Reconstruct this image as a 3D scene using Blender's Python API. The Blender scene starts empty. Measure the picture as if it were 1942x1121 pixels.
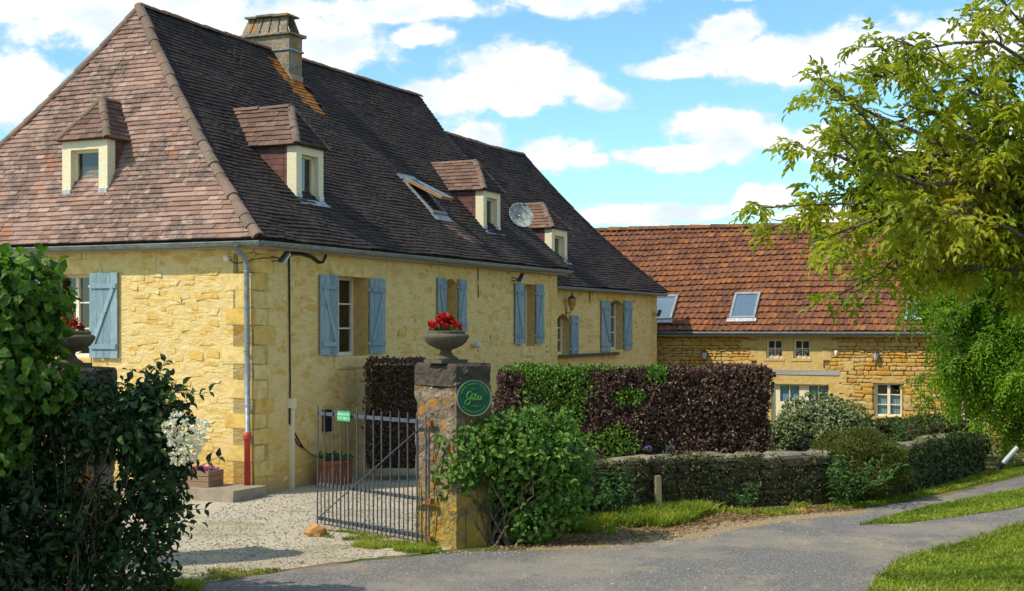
import bpy, bmesh, math, random
import numpy as np
from mathutils import Matrix, Vector, Euler, noise as mnoise

random.seed(7)
rng = np.random.default_rng(11)
scene = bpy.context.scene
COL = scene.collection
R = math.radians

# ------------------------------------------------------------------ camera, sky, sun, exposure
cam_d = bpy.data.cameras.new("camera")
cam = bpy.data.objects.new("camera", cam_d)
COL.objects.link(cam)
cam.location = (0, 0, 3.0)
cam.rotation_euler = (R(90), 0, 0)
cam_d.sensor_width = 36.0
cam_d.lens = 36.0 * 2630 / 1942
cam_d.shift_y = 59.5 / 1942
cam_d.clip_start = 0.1
cam_d.clip_end = 3000
scene.camera = cam

SUN_AZ = (-0.90, -0.44)          # horizontal direction towards the sun
SUN_EL = R(47)
sh = Vector((SUN_AZ[0], SUN_AZ[1], 0)).normalized()
sun_dir = Vector((sh.x * math.cos(SUN_EL), sh.y * math.cos(SUN_EL), math.sin(SUN_EL)))
sl = bpy.data.lights.new("sun", 'SUN')
sl.energy = 3.0
sl.angle = R(0.6)
sl.color = (1.0, 0.90, 0.74)
so = bpy.data.objects.new("sun", sl)
so.rotation_euler = sun_dir.to_track_quat('Z', 'Y').to_euler()
so.location = (-30, -10, 40)
COL.objects.link(so)

scene.view_settings.view_transform = 'Standard'
scene.view_settings.look = 'None'
scene.view_settings.exposure = 0.66
scene.view_settings.gamma = 1.0
scene.view_settings.use_curve_mapping = False
scene.cycles.max_bounces = 6
scene.cycles.transparent_max_bounces = 8


class NT:
    """small helper for node trees"""
    def __init__(self, tree):
        self.t = tree

    def n(self, typ, ins=None, **props):
        nd = self.t.nodes.new(typ)
        for k, v in props.items():
            setattr(nd, k, v)
        for k, v in (ins or {}).items():
            s = nd.inputs[k]
            if isinstance(v, bpy.types.NodeSocket):
                self.t.links.new(v, s)
            elif isinstance(v, bpy.types.Node):
                self.t.links.new(v.outputs[0], s)
            else:
                s.default_value = v
        return nd

    def m(self, op, a, b=0.0, c=None, clamp=False):
        ins = {0: a, 1: b}
        if c is not None:
            ins[2] = c
        return self.n('ShaderNodeMath', ins, operation=op, use_clamp=clamp).outputs[0]

    def vm(self, op, a, b=(0, 0, 0), out=0):
        return self.n('ShaderNodeVectorMath', {0: a, 1: b}, operation=op).outputs[out]

    def mr(self, v, f0, f1, t0=0.0, t1=1.0, smooth=True):
        return self.n('ShaderNodeMapRange', {0: v, 1: f0, 2: f1, 3: t0, 4: t1},
                      interpolation_type='SMOOTHSTEP' if smooth else 'LINEAR').outputs[0]

    def noise(self, vec, scale, detail=4.0, rough=0.55, out=0, dist=0.0):
        return self.n('ShaderNodeTexNoise', {'Vector': vec, 'Scale': scale, 'Detail': detail,
                                             'Roughness': rough, 'Distortion': dist}).outputs[out]

    def voro(self, vec, scale, feature='F1', out='Distance', rand=1.0):
        return self.n('ShaderNodeTexVoronoi', {'Vector': vec, 'Scale': scale, 'Randomness': rand}, feature=feature).outputs[out]

    def mix(self, f, a, b, mode='MIX'):
        nd = self.n('ShaderNodeMix', data_type='RGBA', blend_type=mode)
        for i, v in ((0, f), (6, a), (7, b)):
            if isinstance(v, bpy.types.NodeSocket):
                self.t.links.new(v, nd.inputs[i])
            elif i == 0:
                nd.inputs[0].default_value = v
            else:
                nd.inputs[i].default_value = (*v, 1.0)
        return nd.outputs[2]

    def ramp(self, f, stops, interp='LINEAR'):
        nd = self.n('ShaderNodeValToRGB', {0: f})
        cr = nd.color_ramp
        cr.interpolation = interp
        while len(cr.elements) > 1:
            cr.elements.remove(cr.elements[-1])
        cr.elements[0].position = stops[0][0]
        cr.elements[0].color = (*stops[0][1], 1)
        for p, c in stops[1:]:
            e = cr.elements.new(p)
            e.color = (*c, 1)
        return nd.outputs[0]


# ---- world: Nishita sky with cumulus clouds laid out by direction (azimuth, elevation)
world = bpy.data.worlds.new("World")
scene.world = world
world.use_nodes = True
wt = world.node_tree
wt.nodes.clear()
w = NT(wt)
sky = w.n('ShaderNodeTexSky', sky_type='NISHITA', sun_disc=False)
sky.sun_elevation = SUN_EL
sky.sun_rotation = math.atan2(sh.x, sh.y)
sky.altitude = 300
sky.air_density = 1.0
sky.dust_density = 0.2
sky.ozone_density = 2.0
dirv = w.n('ShaderNodeTexCoord').outputs['Generated']
sep = w.n('ShaderNodeSeparateXYZ', {0: dirv})
az = w.m('ARCTAN2', sep.outputs[0], sep.outputs[1])
el = w.m('ARCSINE', sep.outputs[2])
ae = w.n('ShaderNodeCombineXYZ', {0: az, 1: el, 2: 0.0}).outputs[0]
warp = w.noise(w.vm('MULTIPLY', ae, (1, 1.6, 1)), 14.0, 3.0, 0.5, out=1)
ae2 = w.vm('ADD', ae, w.vm('MULTIPLY', w.vm('SUBTRACT', warp, (0.5, 0.5, 0.5)), (0.035, 0.02, 0.0)))
# azimuth, elevation, half width, half height (degrees)
CLOUDS = [
    (-15.5, 12.4, 6.6, 1.75), (-13.5, 10.2, 3.0, 1.2), (-8.2, 11.3, 3.6, 1.3), (-9.6, 11.9, 4.6, 1.5), (-20.5, 12.3, 3.5, 1.0), (-20.2, 9.3, 3.3, 1.7), (-9.8, 10.6, 2.6, 1.1),
    (-4.5, 12.9, 5.0, 0.6), (2.6, 13.4, 4.0, 0.75), (-3.9, 11.9, 1.6, 0.5),
    (0.3, 10.6, 2.8, 1.15), (-0.6, 9.6, 4.0, 1.0), (-2.6, 9.5, 2.2, 0.8), (3.6, 9.3, 1.6, 0.55), (-1.9, 8.0, 1.7, 0.8), (2.6, 10.2, 1.2, .6),
    (9.0, 12.0, 1.6, 0.95), (10.6, 11.0, 4.4, 0.95), (7.2, 10.6, 2.4, .55), (15.3, 10.9, 3.8, 1.35), (18.6, 11.2, 3.6, 1.2), (12.0, 10.3, 3.4, 0.6),
    (8.6, 8.1, 2.0, 1.05), (7.2, 7.1, 3.2, .62), (10.2, 7.7, 1.6, .75),
    (1.9, 7.2, 1.8, .75), (3.0, 6.9, 1.2, .45),
    (12.8, 7.4, 2.1, 1.0), (15.5, 6.6, 3.0, .8), (17.0, 5.0, 2.6, .7), (20.5, 7.5, 3.0, 1.2),
    (4.6, 4.6, 2.4, .55), (10.3, 5.2, 1.4, .6), (7.6, 4.8, 3.2, .38), (12.5, 4.4, 2.8, .4), (6.0, 3.7, 6.0, .35), (9.7, 13.5, 1.3, .35),
]
lens_ = None
for (a0, e0, ra, re) in CLOUDS:
    dv = w.vm('MULTIPLY', w.vm('SUBTRACT', ae2, (R(a0), R(e0), 0)), (1 / R(ra), 1 / R(re), 0))
    ln = w.vm('LENGTH', dv, out=1)
    lens_ = ln if lens_ is None else w.m('MINIMUM', lens_, ln)
fb = w.noise(w.vm('MULTIPLY', ae, (1, 1.5, 1)), 34.0, 8.0, 0.6)
fbl = w.noise(dirv, 3.2, 6.0, 0.55)
inside = w.m('MULTIPLY', w.mr(w.m('ABSOLUTE', az), R(22), R(30), 1, 0), w.mr(el, R(14), R(19), 1, 0))
d_in = w.m('ADD', w.m('SUBTRACT', 1.0, lens_), w.m('MULTIPLY', w.m('SUBTRACT', fb, 0.5), 1.7))
den_in = w.mr(d_in, -0.13, 0.36)
den_out = w.mr(w.m('ADD', fbl, w.m('MULTIPLY', w.m('SUBTRACT', fb, .5), .25)), 0.47, 0.60)
den = w.n('ShaderNodeMix', {0: inside, 2: den_out, 3: den_in}, data_type='FLOAT').outputs[0]
wisp = w.mr(w.noise(w.vm('MULTIPLY', ae, (1, 2.6, 1)), 9.0, 5.0, .6), .5, .85, 0, .28)
den = w.m('MAXIMUM', den, wisp)
# undersides a little greyer
fb2 = w.noise(w.vm('ADD', w.vm('MULTIPLY', ae, (1, 2.0, 1)), (0, .012, 0)), 20.0, 5.0, .55)
shade = w.mr(w.m('ADD', w.m('MULTIPLY', fb2, .6), w.m('MULTIPLY', den, .2)), .38, .58)
ccol = w.mix(shade, (0.66, 0.76, 0.86), (0.96, 0.965, 0.965))
tint = w.mix(1.0, sky.outputs[0], (0.74, 1.01, 1.00), 'MULTIPLY')
bg1 = w.n('ShaderNodeBackground', {0: tint, 1: 0.122})
bg2 = w.n('ShaderNodeBackground', {0: ccol, 1: 0.78})
mixs = w.n('ShaderNodeMixShader', {0: den, 1: bg1.outputs[0], 2: bg2.outputs[0]})
w.n('ShaderNodeOutputWorld', {0: mixs.outputs[0]})

# ------------------------------------------------------------------ mesh helpers


def to_mesh(name, V, faces, mats, rnd=None, midx=None, smooth=False):
    """faces: list of index tuples or an (m, k) array"""
    me = bpy.data.meshes.new(name)
    if isinstance(faces, np.ndarray):
        m_, k = faces.shape
        me.vertices.add(len(V))
        me.vertices.foreach_set("co", np.asarray(V, dtype=np.float32).ravel())
        me.loops.add(m_ * k)
        me.loops.foreach_set("vertex_index", faces.astype(np.int32).ravel())
        me.polygons.add(m_)
        me.polygons.foreach_set("loop_start", np.arange(0, m_ * k, k, dtype=np.int32))
        me.update(calc_edges=True)
    else:
        me.from_pydata([tuple(v) for v in V], [], faces)
    for m in (mats if isinstance(mats, (list, tuple)) else [mats]):
        me.materials.append(m)
    if rnd is not None:
        at = me.attributes.new("rnd", 'FLOAT', 'FACE')
        at.data.foreach_set("value", np.asarray(rnd, dtype=np.float32))
    if midx is not None:
        me.polygons.foreach_set("material_index", np.asarray(midx, dtype=np.int32))
    me.polygons.foreach_set("use_smooth", np.full(len(me.polygons), bool(smooth)))
    me.update()
    return me


def link(name, data, parent=None, mat=None):
    o = bpy.data.objects.new(name, data)
    COL.objects.link(o)
    if parent is not None:
        o.parent = parent
    if mat is not None:
        o.matrix_basis = mat
    return o


def tag(o, label=None, cat=None, group=None, kind=None):
    if label:
        o['label'] = label
    if cat:
        o['category'] = cat
    if group:
        o['group'] = group
    if kind or cat:
        o['kind'] = kind or 'thing'
    return o


def empty(name, mat=None):
    o = link(name, None, None, mat)
    o.empty_display_size = 0.2
    return o


class MB:
    def __init__(self):
        self.v, self.f, self.r, self.mi = [], [], [], []

    def add(self, vs, fs, rnd=None, mi=0):
        b = len(self.v)
        self.v.extend([tuple(x) for x in vs])
        r_ = random.random() if rnd is None else rnd
        for f in fs:
            self.f.append(tuple(b + i for i in f))
            self.r.append(r_)
            self.mi.append(mi)
        return self

    def box(self, lo, hi, M=None, rnd=None, mi=0, jit=0.0):
        x0, y0, z0 = lo
        x1, y1, z1 = hi
        vs = [Vector(p) for p in ((x0, y0, z0), (x1, y0, z0), (x1, y1, z0), (x0, y1, z0), (x0, y0, z1), (x1, y0, z1), (x1, y1, z1), (x0, y1, z1))]
        if jit:
            vs = [p + Vector((random.uniform(-jit, jit) for _ in range(3))) for p in vs]
        if M is not None:
            vs = [M @ p for p in vs]
        return self.add(vs, [(0, 3, 2, 1), (4, 5, 6, 7), (0, 1, 5, 4), (1, 2, 6, 5), (2, 3, 7, 6), (3, 0, 4, 7)], rnd, mi)

    def quad(self, a, b, c, d, rnd=None, mi=0):
        return self.add([a, b, c, d], [(0, 1, 2, 3)], rnd, mi)

    def tube(self, pts, rad, n=8, cap=True, rnd=None, mi=0):
        pts = [Vector(p) for p in pts]
        rs = rad if isinstance(rad, (list, tuple)) else [rad] * len(pts)
        vs, fs = [], []
        ref = None
        for i, p in enumerate(pts):
            t = (pts[min(i + 1, len(pts) - 1)] - pts[max(i - 1, 0)])
            t.normalize()
            if ref is None:
                ref = Vector((0, 0, 1)) if abs(t.z) < .9 else Vector((1, 0, 0))
            a = t.cross(ref)
            if a.length < 1e-5:
                a = t.orthogonal()
            a.normalize()
            b = t.cross(a)
            ref = a.cross(t)
            for k in range(n):
                an = 2 * math.pi * k / n
                vs.append(p + (a * math.cos(an) + b * math.sin(an)) * rs[i])
        for i in range(len(pts) - 1):
            for k in range(n):
                k2 = (k + 1) % n
                fs.append((i * n + k, i * n + k2, (i + 1) * n + k2, (i + 1) * n + k))
        if cap:
            fs.append(tuple(range(n)))
            fs.append(tuple(reversed(range((len(pts) - 1) * n, len(pts) * n))))
        return self.add(vs, fs, rnd, mi)

    def lathe(self, prof, n=24, M=None, rnd=None, mi=0, cap=True):
        vs, fs = [], []
        for (r_, z) in prof:
            for k in range(n):
                a = 2 * math.pi * k / n
                p = Vector((r_ * math.cos(a), r_ * math.sin(a), z))
                vs.append(M @ p if M is not None else p)
        for i in range(len(prof) - 1):
            for k in range(n):
                k2 = (k + 1) % n
                fs.append((i * n + k, i * n + k2, (i + 1) * n + k2, (i + 1) * n + k))
        if cap:
            fs.append(tuple(reversed(range(n))))
            fs.append(tuple(range((len(prof) - 1) * n, len(prof) * n)))
        return self.add(vs, fs, rnd, mi)

    def build(self, name, mats, parent=None, mat=None, smooth=False):
        me = to_mesh(name, self.v, self.f, mats, self.r, self.mi, smooth)
        return link(name, me, parent, mat)


def frame(o, x, y, z):
    """matrix with the given axis columns (may carry scale)"""
    x, y, z = Vector(x), Vector(y), Vector(z)
    return Matrix(((x.x, y.x, z.x, o[0]), (x.y, y.y, z.y, o[1]), (x.z, y.z, z.z, o[2]), (0, 0, 0, 1)))


class Kit:
    """a family of look-alike pieces: variants as shared mesh data, plus their merged 'stuff' form"""
    def __init__(self, name, variants, mats, smooth=False):
        self.name = name
        self.vars = variants               # list of (V (n,3), F (m,4))
        self.rn = [(i + .5) / len(variants) for i in range(len(variants))]
        random.shuffle(self.rn)
        self.me = [to_mesh(name, v_, f_, mats, np.full(len(f_), self.rn[i]), None, smooth) for i, (v_, f_) in enumerate(variants)]
        self.mats = mats
        self.smooth = smooth

    def single(self, M, parent, name=None, vi=None):
        vi = random.randrange(len(self.me)) if vi is None else vi
        return link(name or self.name, self.me[vi], parent, M)

    def merged(self, name, Ms, parent=None, rnds=None):
        if not Ms:
            return None
        A = np.array([np.array(m) for m in Ms])
        vi = rng.integers(0, len(self.vars), len(Ms))
        Vs, Fs, Rs = [], [], []
        base = 0
        for k, (v_, f_) in enumerate(self.vars):
            a = A[vi == k]
            if not len(a):
                continue
            P = np.einsum('mij,nj->mni', a[:, :3, :3], v_) + a[:, None, :3, 3]
            F = f_[None] + (np.arange(len(a)) * len(v_))[:, None, None] + base
            Vs.append(P.reshape(-1, 3))
            Fs.append(F.reshape(-1, f_.shape[1]))
            Rs.append(np.repeat(rng.random(len(a)), len(f_)))
            base += len(a) * len(v_)
        me = to_mesh(name, np.concatenate(Vs), np.concatenate(Fs), self.mats, np.concatenate(Rs), None, self.smooth)
        o = link(name, me, parent)
        o['kind'] = 'stuff'
        return o


def clip01(x):
    return max(0.0, min(1.0, x))


# ------------------------------------------------------------------ materials
MATS = {}


def mat(name, fn, bumpd=0.02):
    m = bpy.data.materials.new(name)
    m.use_nodes = True
    m.node_tree.nodes.clear()
    t = NT(m.node_tree)
    res = fn(t)
    if 'shader' in res:
        t.n('ShaderNodeOutputMaterial', {0: res['shader']})
    else:
        ins = {'Base Color': res['c'] if not isinstance(res['c'], tuple) else (*res['c'], 1), 'Roughness': res.get('r', .8)}
        if 'metal' in res:
            ins['Metallic'] = res['metal']
        ins['Specular IOR Level'] = res.get('spec', .3)
        if 'b' in res:
            ins['Normal'] = t.n('ShaderNodeBump', {'Height': res['b'], 'Distance': res.get('bd', bumpd), 'Strength': res.get('bs', 1.0)}).outputs[0]
        p = t.n('ShaderNodeBsdfPrincipled', ins)
        t.n('ShaderNodeOutputMaterial', {0: p.outputs[0]})
    MATS[name] = m
    return m


def pos(t):
    return t.n('ShaderNodeNewGeometry').outputs['Position']


def obj_co(t):
    return t.n('ShaderNodeTexCoord').outputs['Object']


def attr(t):
    return t.n('ShaderNodeAttribute', attribute_name='rnd').outputs['Fac']


def m_plaster(t):
    p = obj_co(t)
    wob = t.vm('MULTIPLY', t.noise(p, 1.8, 4, .6, out=1), (.5, .5, .5))
    st = t.vm('ADD', t.vm('MULTIPLY', p, (1.0, 1.0, 2.6)), wob)
    cell = t.voro(st, 3.0, out='Color')
    cs = t.n('ShaderNodeSeparateColor', {0: cell}).outputs
    edge = t.voro(st, 3.0, feature='DISTANCE_TO_EDGE')
    big = t.noise(p, .8, 4, .6)
    fine = t.noise(p, 30, 6, .7)
    mid = t.noise(t.vm('MULTIPLY', p, (1, 1, 2.8)), 4.6, 6, .66)
    blot = t.noise(t.vm('MULTIPLY', p, (1, 1, 1.7)), 2.4, 5, .62)
    stone = t.mr(t.m('ADD', edge, t.m('MULTIPLY', t.m('SUBTRACT', mid, .5), .16)), .04, .20)
    base = t.ramp(t.m('ADD', t.m('MULTIPLY', mid, .55), t.m('MULTIPLY', blot, .45)), [(.30, (.60, .40, .12)), (.43, (.735, .545, .215)), (.55, (.795, .625, .285)), (.70, (.82, .69, .38))])
    scol = t.ramp(cs[0], [(0, (.62, .38, .08)), (.35, (.68, .47, .16)), (.7, (.74, .58, .30)), (1, (.76, .64, .40))])
    mask = t.m('MULTIPLY', stone, t.mr(t.m('ADD', cs[1], t.m('MULTIPLY', big, .9)), .98, 1.3, 0, .42))
    c = t.mix(mask, base, scol)
    sel = t.m('MULTIPLY', t.mr(cs[2], .80, .86), t.mr(edge, .05, .15))
    c = t.mix(t.m('MULTIPLY', sel, t.mr(fine, .3, .6, .35, .85)), c, (.68, .40, .08))
    c = t.mix(t.mr(t.noise(t.vm('MULTIPLY', p, (1, 1, 1.8)), 11, 5, .7), .5, .72, 0, .5), c, (.60, .42, .17))
    c = t.mix(t.mr(fine, .32, .6, .30, 0), c, (.46, .31, .11))
    # damp, ochre foot of the wall and dark drip marks under the gutter
    z = t.n('ShaderNodeSeparateXYZ', {0: p}).outputs[2]
    foot = t.m('MULTIPLY', t.mr(z, .2, 1.7, 1, 0), t.mr(t.noise(p, 1.4, 4, .6), .34, .60))
    c = t.mix(t.m('MULTIPLY', foot, .6), c, (.66, .36, .05))
    c = t.mix(t.m('MULTIPLY', t.mr(z, .0, .3, 1, 0), .4), c, (.30, .24, .15))
    runs = t.noise(t.vm('MULTIPLY', p, (9, 9, .35)), 1.0, 3, .5)
    rm = t.m('MULTIPLY', t.mr(runs, .63, .74), t.m('MULTIPLY', t.mr(z, 3.2, 4.3, 0, 1), t.mr(fine, .3, .6, .4, 1)))
    c = t.mix(t.m('MULTIPLY', rm, .75), c, (.10, .085, .06))
    h = t.m('ADD', t.m('MULTIPLY', t.m('MULTIPLY', stone, cs[2]), .10), t.m('ADD', t.m('MULTIPLY', fine, .30), t.m('MULTIPLY', mid, 1.25)))
    return dict(c=c, r=.92, b=h, bd=.031, spec=.12)


def m_stone(c0, c1, c2, scale=9.0, bd=.02):
    def f(t):
        p = pos(t)
        r_ = attr(t)
        n1 = t.noise(p, scale, 6, .62)
        n2 = t.noise(p, scale * 5, 4, .6)
        c = t.ramp(r_, [(0, c0), (.5, c1), (1, c2)])
        c = t.mix(t.mr(n1, .35, .7, 0, .5), c, tuple(x * .55 for x in c0))
        c = t.mix(t.mr(n2, .55, .75, 0, .35), c, tuple(min(1, x * 1.35) for x in c2))
        return dict(c=c, r=.92, b=t.m('ADD', n1, t.m('MULTIPLY', n2, .4)), bd=bd, spec=.15)
    return f


def m_tile(cols, lich, lich_amt, orange, moss=0.0):
    def f(t):
        p = pos(t)
        r_ = attr(t)
        c = t.ramp(r_, [(i / (len(cols) - 1), k) for i, k in enumerate(cols)])
        big = t.noise(p, .9, 5, .65)
        n1 = t.noise(p, 7, 5, .65)
        n2 = t.noise(p, 38, 4, .65)
        m1 = t.m('MULTIPLY', t.mr(big, .38, .60), t.mr(t.m('ADD', t.m('MULTIPLY', n1, .65), t.m('MULTIPLY', n2, .35)), .42, .56))
        c = t.mix(t.m('MULTIPLY', m1, lich_amt), c, lich[0])
        c = t.mix(t.mr(t.noise(p, 17, 4, .7), .6, .72, 0, lich_amt * .8), c, lich[1])
        om = t.m('MULTIPLY', t.mr(t.noise(t.vm('ADD', p, (9, 3, 1)), 1.7, 4, .6), .60, .70), t.mr(n2, .42, .6))
        c = t.mix(t.m('MULTIPLY', om, orange), c, (.45, .14, .02))
        if moss:
            c = t.mix(t.m('MULTIPLY', t.mr(t.noise(p, 2.3, 4, .65), .55, .68), moss), c, (.07, .075, .02))
        return dict(c=c, r=.9, b=t.m('ADD', n1, n2), bd=.012, spec=.2)
    return f


def m_leaf(cols, trans=.25, gloss=.35):
    def f(t):
        r_ = attr(t)
        p = pos(t)
        n = t.noise(p, 2.2, 3, .6)
        c = t.ramp(t.m('ADD', t.m('MULTIPLY', r_, .72), t.m('MULTIPLY', n, .28)), [(i / (len(cols) - 1), k) for i, k in enumerate(cols)])
        c = t.mix(t.mr(t.noise(p, 60, 2, .5), .4, .7, 0, .25), c, tuple(x * .6 for x in cols[0]))
        pr = t.n('ShaderNodeBsdfPrincipled', {'Base Color': c, 'Roughness': gloss + .15, 'Specular IOR Level': .35})
        tc = t.mix(1.0, c, (1.3, 1.35, .55), 'MULTIPLY')
        tr = t.n('ShaderNodeBsdfTranslucent', {0: tc})
        return dict(shader=t.n('ShaderNodeMixShader', {0: trans, 1: pr.outputs[0], 2: tr.outputs[0]}).outputs[0])
    return f


def m_plain(c, r=.6, spec=.3, var=.25, scale=14, metal=0.0, bd=.004):
    def f(t):
        p = pos(t)
        n = t.noise(p, scale, 5, .6)
        cc = t.mix(t.mr(n, .3, .7, 0, 1), tuple(x * (1 - var) for x in c), tuple(min(1, x * (1 + var)) for x in c))
        return dict(c=cc, r=r, spec=spec, metal=metal, b=n, bd=bd)
    return f


def m_shutter(t):
    p = pos(t)
    r_ = attr(t)
    g = t.noise(t.vm('MULTIPLY', p, (30, 30, 2.5)), 1.0, 5, .65)
    n = t.noise(p, 9, 5, .65)
    c = t.ramp(r_, [(0, (.15, .245, .295)), (.5, (.21, .315, .365)), (1, (.28, .385, .43))])
    c = t.mix(t.mr(g, .48, .72, 0, .7), c, (.42, .48, .51))
    c = t.mix(t.mr(n, .5, .68, 0, .6), c, (.15, .225, .235))
    c = t.mix(t.m('MULTIPLY', t.mr(t.noise(p, 26, 5, .7), .6, .66), .7), c, (.36, .34, .30))
    return dict(c=c, r=.75, b=g, bd=.006, spec=.2)


def m_wood(c0, c1):
    def f(t):
        p = pos(t)
        g = t.noise(t.vm('MULTIPLY', p, (6, 6, 40)), 1.0, 5, .6)
        c = t.mix(g, c0, c1)
        return dict(c=t.mix(t.m('MULTIPLY', attr(t), .4), c, c0), r=.8, b=g, bd=.006, spec=.2)
    return f


def m_gravel(t):
    p = pos(t)
    v1 = t.voro(p, 55, out='Color')
    k = t.n('ShaderNodeSeparateColor', {0: v1}).outputs[0]
    d1 = t.voro(p, 55)
    c = t.ramp(k, [(0, (.48, .39, .26)), (.4, (.65, .56, .40)), (.75, (.74, .66, .50)), (1, (.80, .75, .63))])
    big = t.noise(p, .55, 5, .62)
    patch = t.noise(t.vm('MULTIPLY', p, (.6, 1.6, 1)), .9, 6, .68)
    fine = t.noise(p, 120, 3, .7)
    c = t.mix(t.mr(big, .42, .64, 0, .45), c, (.42, .36, .26))
    c = t.mix(t.m('MULTIPLY', t.mr(patch, .52, .64), t.mr(fine, .35, .6, .2, .75)), c, (.30, .31, .09))
    c = t.mix(t.mr(t.noise(p, 9, 4, .7), .55, .75, 0, .3), c, (.36, .30, .22))
    return dict(c=c, r=.95, b=t.m('ADD', t.m('MULTIPLY', d1, -1.0), t.m('MULTIPLY', fine, .3)), bd=.03, spec=.15)


def m_asphalt(t):
    p = pos(t)
    k = t.n('ShaderNodeSeparateColor', {0: t.voro(p, 70, out='Color')}).outputs[0]
    d1 = t.voro(p, 70)
    c = t.ramp(k, [(0, (.125, .12, .112)), (.55, (.19, .183, .172)), (.88, (.25, .241, .226)), (1, (.46, .43, .38))])
    big = t.noise(p, .45, 5, .62)
    mid = t.noise(t.vm('MULTIPLY', p, (1.0, .5, 1)), 1.3, 6, .65)
    fine = t.noise(p, 45, 4, .7)
    c = t.mix(t.mr(big, .44, .60, 0, .6), c, (.34, .30, .235))
    c = t.mix(t.m('MULTIPLY', t.mr(mid, .52, .66), t.mr(fine, .4, .6, .15, .8)), c, (.43, .345, .22))
    c = t.mix(t.mr(t.noise(p, 2.6, 5, .65), .55, .7, 0, .4), c, (.145, .135, .12))
    crack = t.voro(t.vm('ADD', p, t.vm('MULTIPLY', t.noise(p, 3, 4, .6, out=1), (.5, .5, 0))), .9, feature='DISTANCE_TO_EDGE')
    c = t.mix(t.m('MULTIPLY', t.mr(crack, .004, .016, 1, 0), t.mr(big, .35, .55, 0, .28)), c, (.06, .057, .052))
    return dict(c=c, r=.9, b=t.m('ADD', t.m('MULTIPLY', d1, -1.), t.m('MULTIPLY', fine, .6)), bd=.014, spec=.2)


def m_earth(t):
    p = pos(t)
    n = t.noise(p, 1.1, 6, .65)
    n2 = t.noise(p, 22, 5, .7)
    d = t.ramp(n2, [(.3, (.13, .085, .045)), (.5, (.24, .16, .085)), (.7, (.36, .26, .15))])
    g = t.ramp(n2, [(.3, (.05, .075, .015)), (.7, (.12, .15, .035))])
    c = t.mix(t.mr(n, .45, .58), d, g)
    return dict(c=c, r=.95, b=n2, bd=.03, spec=.1)


def m_grassbase(t):
    p = pos(t)
    n = t.noise(p, 1.6, 6, .65)
    n2 = t.noise(p, 40, 5, .7)
    c = t.ramp(n2, [(.3, (.075, .10, .015)), (.5, (.13, .17, .02)), (.7, (.22, .24, .045))])
    c = t.mix(t.mr(n, .6, .72, 0, .7), c, (.24, .18, .09))
    return dict(c=c, r=.95, b=n2, bd=.03, spec=.1)


def m_glass(tint, rough=.03, sky=.9):
    def f(t):
        lw = t.n('ShaderNodeLayerWeight', {0: .5}).outputs['Facing']
        fr = t.m('POWER', lw, 3.0)
        gl = t.n('ShaderNodeBsdfGlossy', {0: (1, 1, 1, 1), 1: rough})
        tr = t.n('ShaderNodeBsdfTransparent', {0: (*tint, 1)})
        return dict(shader=t.n('ShaderNodeMixShader', {0: t.m('MULTIPLY_ADD', fr, .75, .06), 1: tr.outputs[0], 2: gl.outputs[0]}).outputs[0])
    return f


def m_chimney(t):
    p = pos(t)
    n1 = t.noise(p, 4, 6, .68)
    n2 = t.noise(p, 22, 6, .7)
    c = t.ramp(n1, [(.3, (.17, .145, .10)), (.5, (.29, .25, .18)), (.7, (.42, .37, .28))])
    c = t.mix(t.mr(n2, .48, .66, 0, .6), c, (.10, .09, .065))
    om = t.m('MULTIPLY', t.mr(t.noise(t.vm('ADD', p, (2, 7, 3)), 3.4, 5, .65), .55, .62), t.mr(n2, .34, .5))
    c = t.mix(t.m('MULTIPLY', om, .9), c, (.46, .20, .02))
    wl = t.mr(t.noise(t.vm('ADD', p, (4, 1, 8)), 6, 5, .6), .62, .68, 0, .6)
    c = t.mix(wl, c, (.50, .50, .46))
    return dict(c=c, r=.95, b=t.m('ADD', n1, n2), bd=.04, spec=.1)


def m_mossy(dark):
    def f(t):
        p = pos(t)
        n1 = t.noise(p, 3.2, 6, .65)
        n2 = t.noise(p, 24, 5, .7)
        n3 = t.noise(p, 9, 5, .65)
        c = t.ramp(attr(t), [(0, tuple(x * .7 for x in dark)), (1, dark)])
        c = t.mix(t.mr(n2, .4, .7, 0, .55), c, tuple(x * .35 for x in dark))
        c = t.mix(t.mr(n1, .47, .6, 0, .8), c, (.075, .08, .016))
        c = t.mix(t.m('MULTIPLY', t.mr(n3, .58, .68), .55), c, (.36, .33, .27))
        c = t.mix(t.m('MULTIPLY', t.mr(t.noise(t.vm('ADD', p, (5, 5, 5)), 4.5, 5, .7), .6, .68), .6), c, (.30, .14, .03))
        return dict(c=c, r=.95, b=t.m('ADD', n3, t.m('MULTIPLY', n2, .7)), bd=.03, spec=.1)
    return f


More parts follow.
